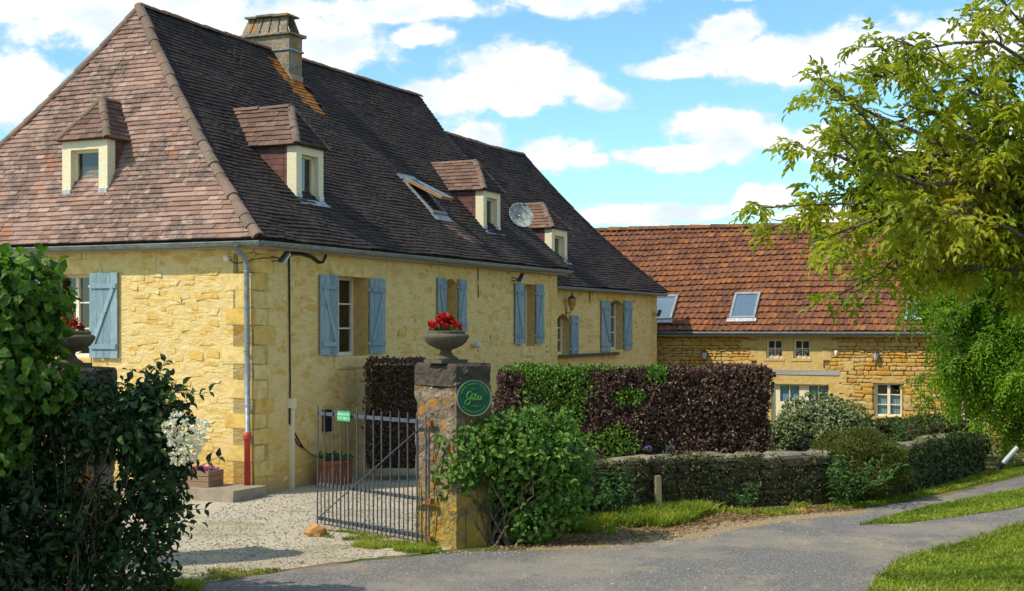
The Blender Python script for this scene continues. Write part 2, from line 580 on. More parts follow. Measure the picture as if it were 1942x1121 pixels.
def m_pillar(t):
    p = pos(t)
    z = t.n('ShaderNodeSeparateXYZ', {0: p}).outputs[2]
    n1 = t.noise(p, 5, 6, .68)
    n2 = t.noise(p, 26, 6, .72)
    n3 = t.noise(p, 1.7, 4, .6)
    c = t.ramp(n1, [(.3, (.13, .105, .07)), (.5, (.26, .21, .15)), (.7, (.42, .35, .26))])
    c = t.mix(t.mr(n2, .42, .66, 0, .6), c, (.07, .06, .042))
    om = t.m('MULTIPLY', t.mr(t.noise(t.vm('ADD', p, (2, 7, 3)), 4.5, 5, .65), .52, .62), t.mr(n2, .36, .5))
    c = t.mix(t.m('MULTIPLY', om, .85), c, (.42, .19, .02))
    ym = t.m('MULTIPLY', t.mr(z, .55, .95, 1, 0), t.mr(n1, .3, .6))
    c = t.mix(t.m('MULTIPLY', ym, .8), c, (.44, .30, .035))
    top = t.mr(t.m('ADD', z, t.m('MULTIPLY', t.m('SUBTRACT', n3, .5), .5)), 2.12, 2.3)
    c = t.mix(t.m('MULTIPLY', top, .85), c, (.065, .06, .05))
    wl = t.m('MULTIPLY', t.mr(t.noise(t.vm('ADD', p, (4, 1, 8)), 5, 5, .6), .63, .67), t.mr(z, 1.9, 2.3, 0, .8))
    c = t.mix(wl, c, (.62, .62, .58))
    return dict(c=c, r=.95, b=t.m('ADD', n1, t.m('MULTIPLY', n2, .5)), bd=.06, spec=.1)


mat('plaster', m_plaster)
mat('field_stone', m_stone((.70, .45, .11), (.75, .55, .20), (.79, .65, .33), 14, .012))
mat('quoin_stone', m_stone((.70, .46, .12), (.745, .54, .19), (.77, .61, .28), 6, .02))
mat('dressed_stone', m_stone((.60, .40, .14), (.66, .48, .20), (.64, .48, .24), 8, .008))
mat('barn_stone', m_stone((.55, .28, .05), (.60, .38, .10), (.56, .42, .19), 12, .025))
mat('barn_mortar', m_stone((.20, .115, .04), (.26, .16, .055), (.32, .21, .085), 10, .03))
mat('barn_plaster', m_stone((.60, .42, .15), (.62, .44, .165), (.64, .47, .19), 7, .012))
mat('tile_pink', m_tile([(.19, .125, .098), (.31, .195, .15), (.40, .26, .205), (.35, .228, .178), (.22, .13, .098), (.49, .35, .285)],
                        [(.115, .092, .082), (.52, .42, .37)], .9, .8))
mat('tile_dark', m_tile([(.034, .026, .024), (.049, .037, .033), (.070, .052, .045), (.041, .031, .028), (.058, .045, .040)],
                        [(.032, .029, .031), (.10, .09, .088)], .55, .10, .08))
mat('tile_brown', m_tile([(.13, .075, .056), (.18, .105, .078), (.22, .135, .10), (.15, .085, .062), (.26, .165, .125)],
                         [(.10, .08, .07), (.40, .32, .27)], .7, .35))
mat('tile_red', m_tile([(.165, .068, .034), (.225, .092, .043), (.30, .118, .046), (.15, .064, .038), (.25, .105, .056), (.20, .086, .05), (.36, .15, .05)],
                       [(.075, .042, .036), (.36, .21, .14)], .75, 1.0))
mat('ridge_tile', m_tile([(.17, .115, .085), (.24, .165, .12), (.20, .14, .11), (.28, .19, .14)], [(.14, .12, .105), (.42, .37, .32)], .7, .45, .35))
mat('lichen_tile', m_tile([(.50, .20, .03), (.42, .16, .03), (.30, .13, .05)], [(.2, .12, .07), (.5, .25, .06)], .5, 1.0))
mat('slate_cheek', m_tile([(.13, .065, .055), (.16, .08, .068), (.19, .095, .08)], [(.09, .05, .045), (.2, .12, .1)], .3, 0))
mat('cream_paint', m_plain((.74, .68, .46), .7, .3, .07, 20))
mat('white_paint', m_plain((.76, .72, .60), .5, .4, .06, 20))
mat('shutter_paint', m_shutter)
mat('zinc', m_plain((.23, .265, .27), .5, .5, .25, 9, .35))
mat('old_zinc', m_plain((.10, .11, .112), .6, .4, .3, 9, .2))
mat('lead', m_plain((.42, .44, .46), .5, .5, .3, 12, .4))
mat('dark_metal', m_plain((.045, .045, .045), .5, .5, .3))
mat('gate_paint', m_plain((.070, .080, .098), .55, .45, .35, 25, .1))
mat('rust', m_plain((.22, .085, .03), .9, .2, .4, 30))
mat('red_pipe', m_plain((.44, .055, .035), .45, .45, .2, 12))
mat('glass', m_glass((.75, .8, .8)))
mat('sky_glass', m_plain((.10, .16, .22), .06, 1.0, .05, 4))
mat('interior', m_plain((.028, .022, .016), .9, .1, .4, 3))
mat('curtain', m_plain((.30, .45, .50), .9, .1, .3, 30))
mat('old_stone', m_mossy((.33, .29, .22)))
mat('wall_stone', m_mossy((.105, .09, .06)))
mat('urn_stone', m_stone((.10, .086, .055), (.13, .112, .075), (.17, .15, .105), 11, .012))
mat('pillar_stone', m_pillar)
mat('chimney_stone', m_chimney)
mat('concrete', m_stone((.30, .25, .19), (.36, .30, .22), (.34, .28, .2), 6, .012))
mat('wood_box', m_wood((.20, .12, .07), (.38, .26, .17)))
mat('pine_wood', m_wood((.34, .14, .03), (.50, .22, .05)))
mat('grey_wood', m_wood((.26, .24, .22), (.50, .48, .46)))
mat('stake_wood', m_wood((.26, .22, .11), (.38, .33, .18)))
mat('terracotta', m_plain((.30, .11, .05), .85, .2, .2))
mat('sign_green', m_plain((.007, .075, .038), .5, .3, .12))
mat('sign_rim', m_plain((.20, .27, .22), .4, .5, .1))
mat('sign_letter', m_plain((.10, .36, .03), .5, .4, .1))
mat('bright_green', m_plain((.02, .38, .14), .4, .5, .08))
mat('white_letter', m_plain((.70, .80, .72), .5, .4, .05))
mat('black_plastic', m_plain((.012, .012, .012), .5, .4, .2))
mat('grey_plastic', m_plain((.50, .53, .55), .45, .4, .1))
mat('dish_metal', m_plain((.30, .33, .31), .45, .4, .45, 9))
mat('lamp_glass', m_plain((.45, .28, .05), .2, .6, .2))
mat('bark', m_plain((.13, .105, .075), .95, .15, .5, 18, 0, .03))
mat('pale_bark', m_plain((.24, .19, .13), .95, .15, .4, 18, 0, .02))
mat('twig', m_plain((.035, .028, .014), .95, .1, .5, 12, 0, .03))
mat('gravel', m_gravel)
mat('asphalt', m_asphalt)
mat('earth', m_earth)
mat('sand', m_stone((.34, .25, .13), (.36, .26, .14), (.42, .32, .19), 18, .02))
mat('grass_base', m_grassbase)
mat('pebble', m_stone((.30, .26, .20), (.40, .35, .28), (.56, .52, .45), 30, .004))
mat('dry_leaf', m_leaf([(.16, .085, .035), (.26, .15, .06), (.36, .23, .10)], .1, .6))
mat('rock_stone', m_stone((.50, .27, .09), (.56, .33, .13), (.6, .38, .17), 14, .02))
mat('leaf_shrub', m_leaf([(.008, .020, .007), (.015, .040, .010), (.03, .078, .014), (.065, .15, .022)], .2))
mat('leaf_shaded', m_leaf([(.006, .014, .005), (.012, .028, .007), (.022, .05, .010), (.035, .075, .014)], .1))  # near-black leaves: deep shade at the left edge put into the colour
mat('leaf_vine', m_leaf([(.03, .07, .012), (.06, .14, .016), (.11, .23, .02), (.17, .32, .03)], .35))
mat('leaf_privet', m_leaf([(.04, .095, .014), (.075, .17, .024), (.125, .25, .035), (.21, .36, .06)], .28))
mat('leaf_purple', m_leaf([(.026, .012, .010), (.056, .025, .019), (.10, .050, .035), (.165, .10, .07), (.085, .075, .028)], .12, .25))
mat('leaf_mossy', m_leaf([(.022, .022, .008), (.045, .042, .013), (.075, .07, .018), (.12, .11, .03)], .08, .6))
mat('leaf_green_hedge', m_leaf([(.03, .075, .012), (.07, .15, .016), (.13, .25, .022), (.2, .34, .035)], .22))
mat('leaf_variegated', m_leaf([(.035, .065, .02), (.09, .14, .045), (.23, .27, .11), (.46, .46, .25)], .15, .25))
mat('leaf_box', m_leaf([(.03, .045, .012), (.06, .08, .018), (.11, .13, .03)], .15))
mat('leaf_needle', m_leaf([(.055, .075, .012), (.09, .115, .018), (.14, .16, .025), (.2, .2, .035)], .2))
mat('leaf_walnut', m_leaf([(.14, .19, .014), (.225, .285, .019), (.33, .385, .028), (.45, .48, .046), (.46, .31, .06)], .55))
mat('leaf_acacia', m_leaf([(.10, .20, .014), (.17, .32, .02), (.26, .44, .028), (.38, .55, .045)], .5))
mat('leaf_weed', m_leaf([(.025, .07, .02), (.05, .13, .03), (.10, .22, .04)], .3))
mat('leaf_ivy', m_leaf([(.018, .035, .010), (.03, .06, .014), (.06, .10, .02), (.12, .15, .025)], .12))
mat('blade', m_leaf([(.08, .125, .010), (.14, .205, .014), (.215, .30, .020), (.31, .37, .035), (.40, .38, .09)], .35, .5))
mat('blade_dry', m_leaf([(.12, .15, .02), (.20, .24, .03), (.34, .32, .08)], .3, .5))
mat('flower_red', m_leaf([(.30, .006, .004), (.48, .012, .010), (.62, .03, .02)], .2, .4))
mat('flower_white', m_leaf([(.62, .60, .50), (.76, .74, .66), (.82, .80, .76), (.8, .62, .5)], .25, .5))
mat('flower_pink', m_leaf([(.50, .06, .42), (.66, .12, .58), (.75, .25, .68)], .25, .5))
mat('flower_violet', m_leaf([(.16, .10, .42), (.26, .18, .58)], .25, .5))
M = MATS

# ------------------------------------------------------------------ piece kits


def v_box(jit, dome=0.0):
    """block x -.5..5, y -.5...5, front face at z=1 with an inset, rounded front"""
    j = lambda: random.uniform(-jit, jit)
    ins = random.uniform(.05, .13)
    V = []
    for (x, y) in ((-.5, -.5), (.5, -.5), (.5, .5), (-.5, .5)):
        V.append((x + j(), y + j(), 0))
    for i in range(4):
        V.append((V[i][0], V[i][1], .62 + j()))
    for i in range(4):
        x, y, _ = V[i]
        V.append((x * (1 - 2 * ins) + j() * .4, y * (1 - 2.4 * ins) + j() * .4, 1.0 + j()))
    F = [(0, 1, 5, 4), (1, 2, 6, 5), (2, 3, 7, 6), (3, 0, 4, 7), (4, 5, 9, 8), (5, 6, 10, 9), (6, 7, 11, 10), (7, 4, 8, 11), (8, 9, 10, 11)]
    return np.array(V, float), np.array(F)


def v_tile(jit):
    j = lambda: random.uniform(-jit, jit)
    V = [(-.5, j(), 0), (.5, j(), 0), (.5, 1, 0), (-.5, 1, 0), (-.5, j(), 1 + j()), (.5, j(), 1 + j()), (.5, 1, .8), (-.5, 1, .8)]
    V[4] = (-.5, V[0][1] + .01, 1 + j() * 2)
    V[5] = (.5, V[1][1] + .01, 1 + j() * 2)
    F = [(4, 5, 6, 7), (0, 1, 5, 4), (1, 2, 6, 5), (3, 0, 4, 7)]
    return np.array(V, float), np.array(F)


def v_pan(jit):
    j = lambda: random.uniform(-jit, jit)
    xs = [-.5, -.38, -.26, -.12, .12, .5]
    zs = [.30, 1.0, .95, .25, .12, .30]
    o = j() * .6
    V = [(x, o + j() * .3, z + .45) for x, z in zip(xs, zs)] + [(x, 1.0, z) for x, z in zip(xs, zs)] + [(x, o, z - .5) for x, z in zip(xs, zs)]
    n = len(xs)
    F = [(i, i + 1, n + i + 1, n + i) for i in range(n - 1)] + [(2 * n + i, 2 * n + i + 1, i + 1, i) for i in range(n - 1)]
    F += [(2 * n, 0, n, n)] * 0
    return np.array(V, float), np.array(F)


def v_half(n=6, flare=.86):
    """half round cover tile along +y, radius 1 at the lower end"""
    V, F = [], []
    for y, r_ in ((0, 1.0), (1, flare)):
        for rr in (1.0, .82):
            for k in range(n + 1):
                a = math.pi * k / n
                V.append((math.cos(a) * r_ * rr, y, math.sin(a) * r_ * rr))
    m = n + 1
    for k in range(n):
        F.append((k, k + 1, 2 * m + k + 1, 2 * m + k))
        F.append((m + k, k + m + 1, k + 1, k))
    return np.array(V, float), np.array(F)


def v_lump(jit):
    bm = bmesh.new()
    bmesh.ops.create_icosphere(bm, subdivisions=1, radius=1)
    V = np.array([[c * (1 + random.uniform(-jit, jit)) for c in v.co] for v in bm.verts])
    F = np.array([[v.index for v in f.verts] for f in bm.faces])
    bm.free()
    return V, F


tile_vars = [v_tile(.035) for _ in range(10)]
kit_pink = Kit('roof_tile', tile_vars, M['tile_pink'])
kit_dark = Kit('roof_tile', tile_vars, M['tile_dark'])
kit_brown = Kit('roof_tile', tile_vars, M['tile_brown'])
kit_lichen = Kit('roof_tile', tile_vars, M['lichen_tile'])
kit_cheek = Kit('cheek_tile', tile_vars, M['slate_cheek'])
kit_pan = Kit('roof_tile', [v_pan(.05) for _ in range(10)], M['tile_red'])
kit_half = Kit('hip_tile', [v_half() for _ in range(5)], M['ridge_tile'])
kit_half_red = Kit('ridge_tile', [v_half() for _ in range(5)], M['tile_red'])
stone_vars = [v_box(.09) for _ in range(12)]
kit_field = Kit('stone', [v_box(.2) for _ in range(14)], M['field_stone'], True)
kit_quoin = Kit('quoin', [v_box(.05) for _ in range(9)], M['quoin_stone'])
kit_barn = Kit('stone', stone_vars, M['barn_stone'], True)
kit_wall = Kit('stone', stone_vars, M['wall_stone'])
kit_coping = Kit('coping_stone', [v_box(.07) for _ in range(8)], M['old_stone'])
kit_pebble = Kit('pebble', [v_lump(.25) for _ in range(5)], M['pebble'])


def leaf_arrays(P, D, N, L, wr=.5, fold=.10, droop=.15):
    """many leaves at once: P base points, D axis, N face normal, L length"""
    n = len(P)
    D = D / np.linalg.norm(D, axis=1, keepdims=True)
    X = np.cross(D, N)
    X /= np.linalg.norm(X, axis=1, keepdims=True) + 1e-9
    Z = np.cross(X, D)
    T = np.array([(0, 0, 0), (.5, .34, fold), (.34, .70, fold * .6), (0, 1, -droop), (-.34, .70, fold * .6), (-.5, .34, fold), (0, .5, 0)])
    wr = np.broadcast_to(np.asarray(wr, float), (n,))
    V = P[:, None] + (X[:, None] * (T[None, :, 0:1] * wr[:, None, None]) + D[:, None] * T[None, :, 1:2] + Z[:, None] * T[None, :, 2:3]) * L[:, None, None]
    F = np.array([(0, 1, 2, 6), (6, 2, 3, 4), (0, 6, 4, 5)])
    Fa = F[None] + (np.arange(n) * 7)[:, None, None]
    return V.reshape(-1, 3), Fa.reshape(-1, 4)


def leaves(name, P, D, N, L, material, parent=None, wr=.5, fold=.1, droop=.15, kind='stuff', rnd=None):
    V, F = leaf_arrays(P, D, N, L, wr, fold, droop)
    r_ = rng.random(len(P)) if rnd is None else rnd
    me = to_mesh(name, V, F, material, np.repeat(r_, 3))
    o = link(name, me, parent)
    if kind:
        o['kind'] = kind
    return o


def leaf_kit(name, material, wr=.5, fold=.1, droop=.15):
    vs = []
    for _ in range(8):
        V, F = leaf_arrays(np.zeros((1, 3)), np.array([[0, 1., 0]]), np.array([[0, 0, 1.]]), np.array([1.0]), wr * random.uniform(.85, 1.15), fold * random.uniform(.5, 1.8), droop * random.uniform(.3, 1.8))
        vs.append((V, F))
    return Kit(name, vs, material)


def leaf_objs(kit, P, D, N, L, parent, name='leaf'):
    for p, d, n_, l in zip(P, D, N, L):
        d = Vector(d).normalized()
        x = d.cross(Vector(n_))
        if x.length < 1e-4:
            continue
        x.normalize()
        z = x.cross(d)
        kit.single(frame(p, x * l, d * l, z * l), parent, name)


def unit(n):
    a = rng.normal(size=(n, 3))
    return a / np.linalg.norm(a, axis=1, keepdims=True)


def lump_noise(P, s, seed=0.0):
    return np.array([mnoise.noise(Vector((p[0] * s + seed, p[1] * s, p[2] * s))) for p in P])


def core(name, c, rad, material, parent, amp=.12, sub=3, seed=0.0):
    bm = bmesh.new()
    bmesh.ops.create_icosphere(bm, subdivisions=sub, radius=1)
    for v in bm.verts:
        k = 1 + amp * 2 * mnoise.noise(v.co * 2.3 + Vector((seed, 0, 0)))
        v.co = Vector((c[0] + v.co.x * rad[0] * k, c[1] + v.co.y * rad[1] * k, max(c[2] + v.co.z * rad[2] * k, 0.0)))
    me = bpy.data.meshes.new(name)
    bm.to_mesh(me)
    bm.free()
    me.materials.append(material)
    return link(name, me, parent)


def bush_points(n, c, rad, seed=0.0, amp=.16, depth=.35, zmin=.03, fs=2.3):
    u_ = unit(n)
    k = 1 + amp * 2 * lump_noise(u_, fs, seed)
    k *= 1 - depth * rng.random(n) ** 2
    P = np.array(c) + u_ * np.array(rad) * k[:, None]
    nr = u_ / np.array(rad)
    nr /= np.linalg.norm(nr, axis=1, keepdims=True)
    ok = P[:, 2] > zmin
    return P[ok], nr[ok]


def tube_np(mb, pts, r0, r1, n=5):
    k = len(pts)
    mb.tube(pts, [r0 + (r1 - r0) * i / (k - 1) for i in range(k)], n, cap=False)


def bend(p0, p1, k=7, wob=.12, sag=0.0):
    p0, p1 = Vector(p0), Vector(p1)
    L = (p1 - p0).length
    out = []
    ph = random.uniform(0, 100)
    for i in range(k):
        t_ = i / (k - 1)
        p = p0.lerp(p1, t_)
        s_ = math.sin(math.pi * t_)
        p = p + Vector((mnoise.noise(Vector((ph, t_ * 2.2, 0))), mnoise.noise(Vector((ph + 9, t_ * 2.2, 0))), mnoise.noise(Vector((ph + 23, t_ * 2.2, 0))))) * (wob * L * s_ * 1.6)
        p.z += sag * s_ * L
        out.append(p)
    return out


def pt_in_poly(P, poly):
    x, y = P[:, 0], P[:, 1]
    ins = np.zeros(len(P), bool)
    n = len(poly)
    for i in range(n):
        x0, y0 = poly[i]
        x1, y1 = poly[(i + 1) % n]
        c_ = ((y0 > y) != (y1 > y)) & (x < (x1 - x0) * (y - y0) / ((y1 - y0) if y1 != y0 else 1e-9) + x0)
        ins ^= c_
    return ins

# ------------------------------------------------------------------ ground, courtyard, lane, verges


def gz(x, y):
    t_ = clip01((y - 31) / 11)
    return -0.7 * t_ * t_ * (3 - 2 * t_)


def axis(lo, hi, fine_lo, fine_hi, st, big):
    a = list(np.arange(fine_lo, fine_hi + st, st))
    x = fine_lo
    s_ = st
    left = []
    while x > lo:
        s_ *= 1.5
        x -= s_
        left.append(x)
    x = a[-1]
    s_ = st
    right = []
    while x < hi:
        s_ *= 1.5
        x += s_
        right.append(x)
    return left[::-1] + a + right


gx, gy = axis(-900, 900, -30, 34, 1.0, 0), axis(-300, 1500, -6, 60, 1.0, 0)
GV = [(x, y, gz(x, y)) for y in gy for x in gx]
nx = len(gx)
GF = [(j * nx + i, j * nx + i + 1, (j + 1) * nx + i + 1, (j + 1) * nx + i) for j in range(len(gy) - 1) for i in range(nx - 1)]
tag(link('ground', to_mesh('ground', GV, GF, M['earth'])), kind='structure')


def sheet(name, poly, z, material, jit=.10, step=.14, rough_sides=None):
    pts = []
    n = len(poly)
    for i in range(n):
        a, b = Vector((*poly[i], 0)), Vector((*poly[(i + 1) % n], 0))
        L = (b - a).length
        k = max(1, int(L / step)) if (rough_sides is None or i in rough_sides) else 1
        nr = Vector((b.y - a.y, a.x - b.x, 0)).normalized()
        for s_ in range(k):
            p = a.lerp(b, s_ / k)
            d = 0 if (k == 1 or s_ == 0) else min(1, s_ / k * L / .5, (1 - s_ / k) * L / .5) * (mnoise.noise(p * 1.1) * 1.2 + mnoise.noise(p * 4.0) * .8 + mnoise.noise(p * 11.0) * .5) * jit
            pts.append(p + nr * d)
    bm = bmesh.new()
    vs = [bm.verts.new((p.x, p.y, z)) for p in pts]
    f = bm.faces.new(vs)
    if f.normal.z < 0:
        f.normal_flip()
    bmesh.ops.triangulate(bm, faces=[f])
    bm.normal_update()
    for f in bm.faces:
        if f.normal.z < 0:
            f.normal_flip()
    me = bpy.data.meshes.new(name)
    bm.to_mesh(me)
    bm.free()
    me.materials.append(material)
    return tag(link(name, me), kind='structure')


POLY_COURT = [(-12, 12.2), (-6.5, 14.2), (-3.9, 15.95), (-2.5, 17.45), (-1.0, 18.45), (-0.2, 19.4), (1.0, 21.8), (2.2, 24), (2.0, 30), (-4, 31), (-15, 33), (-15, 13)]
POLY_LANE = [(-12, 11.6), (-6.5, 13.9), (-3.85, 15.75), (-2.4, 17.3), (-1.0, 18.25), (0.3, 18.55), (1.4, 18.95), (2.41, 19.55), (3.2, 20.6), (4.18, 21.55), (5.48, 22.35), (7.77, 24.66),
             (10.22, 27.75), (15, 32.5), (19.5, 29.0), (13.2, 24.6), (9.0, 20.4), (7.0, 17.9), (6.2, 16.9), (5.6, 15.6), (5.2, 13.7), (5.0, 11), (4.5, 4), (4.0, -6), (-12, -6)]
POLY_LAWN = [(18, 30.45), (12, 25.75), (7.9, 21.25), (5.9, 18.8), (5.0, 17.85), (4.3, 16.35), (3.75, 14.5), (3.25, 11), (2.85, 4), (2.65, -6), (30, -6), (40, 20)]
POLY_MED = [(5.25, 20.95), (6.2, 22.15), (6.96, 23.1), (8.2, 24.4), (9.46, 25.6), (12.5, 28.9), (15.5, 31.3), (16.4, 30.6), (12.6, 27.2), (10.1, 24.6), (8.52, 23.05), (6.9, 21.75), (6.0, 21.1)]
POLY_VERGE = [(5.2, 23.1), (6.0, 23.5), (6.9, 24.4), (8.4, 26.5), (10.0, 28.9), (13, 32), (14.4, 32), (12.2, 30.0), (10.05, 27.85), (7.6, 24.8), (6.1, 23.2), (5.5, 22.75)]
sheet('courtyard', POLY_COURT, .004, M['gravel'], .12)
sheet('lane', POLY_LANE, .008, M['asphalt'], .12)
sheet('lawn', POLY_LAWN, .012, M['grass_base'], .09, rough_sides={0, 1, 2, 3, 4, 5, 6, 7})
sheet('median_strip', POLY_MED, .013, M['grass_base'], .09)
sheet('sandy_edge', [(.2, 18.48), (1.45, 18.85), (2.55, 19.5), (3.4, 20.55), (4.4, 21.45), (5.75, 22.35), (5.75, 22.6), (4.4, 22.05), (3.3, 21.3), (2.4, 20.25), (1.5, 19.4), (.3, 18.95)], .0105, M['sand'], .09)
sheet('verge', POLY_VERGE, .006, M['grass_base'], .10)

# ------------------------------------------------------------------ the farmhouse: local frame a along the facade, b into the house
ANG = math.atan2(.9125, .4091)
HM = Matrix.Translation((-4.585, 24.66, 0)) @ Matrix.Rotation(ANG, 4, 'Z')
house = empty('farmhouse', HM)
tag(house, 'long yellow plastered stone farmhouse with steep brown tiled roof and dormers', 'house')

W_ = 8.75
RA, RB, ZE, ZR = 2.26, 4.375, 4.55, 9.55
f_m = lambda q: q - .22 * q * (1 - q)
f_w = lambda q: q - .24 * q * (1 - q)


def wall_grid(length, z0, z1, opens, thick, name, material, parent, P):
    """wall with real openings; P(s, d, z) maps along / depth / height to local coordinates"""
    mb = MB()
    xs = sorted({0.0, length} | {o[0] for o in opens} | {o[1] for o in opens})
    zs = sorted({z0, z1} | {o[2] for o in opens} | {o[3] for o in opens})
    for i in range(len(xs) - 1):
        for j in range(len(zs) - 1):
            cx, cz = (xs[i] + xs[i + 1]) / 2, (zs[j] + zs[j + 1]) / 2
            if any(o[0] < cx < o[1] and o[2] < cz < o[3] for o in opens):
                continue
            mb.quad(P(xs[i], 0, zs[j]), P(xs[i + 1], 0, zs[j]), P(xs[i + 1], 0, zs[j + 1]), P(xs[i], 0, zs[j + 1]))
            mb.quad(P(xs[i], thick, zs[j]), P(xs[i], thick, zs[j + 1]), P(xs[i + 1], thick, zs[j + 1]), P(xs[i + 1], thick, zs[j]))
    for (a, b, c, d) in opens:
        mb.quad(P(a, 0, c), P(a, thick, c), P(b, thick, c), P(b, 0, c), mi=1)
        mb.quad(P(a, 0, d), P(b, 0, d), P(b, thick, d), P(a, thick, d), mi=1)
        mb.quad(P(a, 0, c), P(a, 0, d), P(a, thick, d), P(a, thick, c), mi=1)
        mb.quad(P(b, 0, c), P(b, thick, c), P(b, thick, d), P(b, 0, d), mi=1)
    for (x) in (0.0, length):
        mb.quad(P(x, 0, z0), P(x, 0, z1), P(x, thick, z1), P(x, thick, z0))
    mb.quad(P(0, 0, z1), P(length, 0, z1), P(length, thick, z1), P(0, thick, z1))
    return mb.build(name, [material, M['dressed_stone']], parent)


PF = lambda s, d, z: (s, d, z)                   # facade, normal -b
PH = lambda s, d, z: (d, s, z)                   # hip end wall, normal -a
PWG = lambda s, d, z: (13.9 + s, .6 + d, z)      # wing facade
# openings: along, along, z, z
OP_F = [(2.78, 4.0, 2.42, 4.0), (7.46, 8.08, 2.9, 4.1), (11.84, 12.64, 2.5, 4.1)]
OP_H = [(3.70, 4.75, 2.42, 4.0)]
OP_W = [(15.62 - 13.9, 16.58 - 13.9, 2.21, 3.36), (19.94 - 13.9, 21.18 - 13.9, 2.28, 3.84)]
wall_grid(14.2, -.6, 4.60, OP_F, .45, 'facade_wall', M['plaster'], house, PF)
wall_grid(W_, -.6, 4.60, OP_H, .45, 'end_wall', M['plaster'], house, lambda s, d, z: (d + .0, s, z) if True else None)
wall_grid(24.62 - 13.9, -1.2, 4.22, OP_W, .45, 'wing_wall', M['plaster'], house, PWG)
mb = MB()
mb.quad((24.62, .6, -1.2), (24.62, 8.2, -1.2), (24.62, 8.2, 4.2), (24.62, .6, 4.2))
mb.quad((24.62, 8.2, -1.2), (0, 8.75, -.6), (0, 8.75, 4.55), (24.62, 8.2, 4.2))
mb.add([(14.2, .0, -.6), (14.2, .9, -.6), (14.2, .9, 4.55), (14.2, 0, 4.55)], [(0, 1, 2, 3)])
mb.add([(14.25, -.1, 4.45), (14.25, 8.85, 4.45), (14.25, 4.375, 9.4)], [(0, 1, 2)])
mb.build('rear_wall', M['plaster'], house)
# dark rooms behind the windows
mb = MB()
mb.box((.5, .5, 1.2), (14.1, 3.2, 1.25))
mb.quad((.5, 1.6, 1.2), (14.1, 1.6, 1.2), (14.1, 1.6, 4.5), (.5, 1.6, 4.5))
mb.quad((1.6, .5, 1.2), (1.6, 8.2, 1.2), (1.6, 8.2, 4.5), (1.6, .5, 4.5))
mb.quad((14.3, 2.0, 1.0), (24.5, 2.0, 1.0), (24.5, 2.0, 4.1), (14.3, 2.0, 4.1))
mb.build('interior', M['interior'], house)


def jitz(s, q, k=.9, amp=.03):
    return mnoise.noise(Vector((s * k, q * 6, 3.3))) * amp + mnoise.noise(Vector((s * 2, q * 14, 1.3))) * amp * .2


def roof_rows(P, qs, s0, s1, w_, th, lift=.03, overlap=1.5, jit=.02, wav=.03):
    """matrices for one tile per cell; P(q, s) is the roof surface"""
    out = []
    for i in range(len(qs) - 1):
        q, q2 = qs[i], qs[i + 1]
        a, b = s0(q), s1(q)
        s_ = math.floor(a / w_) * w_ - (w_ * .5 if i % 2 else 0) + random.uniform(-.3, .3) * w_
        while s_ < b:
            ww = w_ * random.uniform(.8, 1.2)
            l_, r_ = max(s_, a), min(s_ + ww, b)
            s_ += ww
            if r_ - l_ < .03:
                continue
            c = (l_ + r_) / 2
            p0, p1 = Vector(P(q, c)), Vector(P(q2, c))
            sx = (Vector(P(q, c + .1)) - p0).normalized()
            t_ = p1 - p0
            L = t_.length
            n_ = sx.cross(t_).normalized()
            lf = lift + random.uniform(-.003, .004) + jitz(c, q, amp=wav)
            tv = t_ * overlap - n_ * (lift * .9 + random.uniform(-.002, .002)) * 1.0
            org = p0 + n_ * lf + t_ * (random.uniform(-.015, .015) + .10 * mnoise.noise(Vector((c * 1.3, i * 7.7, 0))))
            n2 = sx.cross(tv).normalized()
            out.append((frame(org, sx * (r_ - l_ - random.uniform(.001, .004)), tv, n2 * th * random.uniform(.9, 1.15)), c, q))
    return out


def arc_rows(P, s, exposure, n0=400):
    L = 0
    pts = [Vector(P(i / n0, s)) for i in range(n0 + 1)]
    acc = [0]
    for i in range(n0):
        acc.append(acc[-1] + (pts[i + 1] - pts[i]).length)
    k = int(acc[-1] / exposure)
    return [float(np.interp(acc[-1] * j / k, acc, [i / n0 for i in range(n0 + 1)])) for j in range(k + 1)]


PM = lambda q, s: (s, -.3 + (RB + .3) * q, ZE + (ZR - ZE) * f_m(q))          # main front slope, s = a
PE = lambda q, s: (-.3 + (RA + .3) * q, s, ZE + (ZR - ZE) * f_m(q))          # hip end, s = b
PWF = lambda q, s: (s, .3 + 3.8 * q, 4.15 + 4.5 * f_w(q))                    # wing front slope
PWE = lambda q, s: (24.9 - 3.7 * q, s, 4.15 + 4.5 * f_w(q))                  # wing far hip

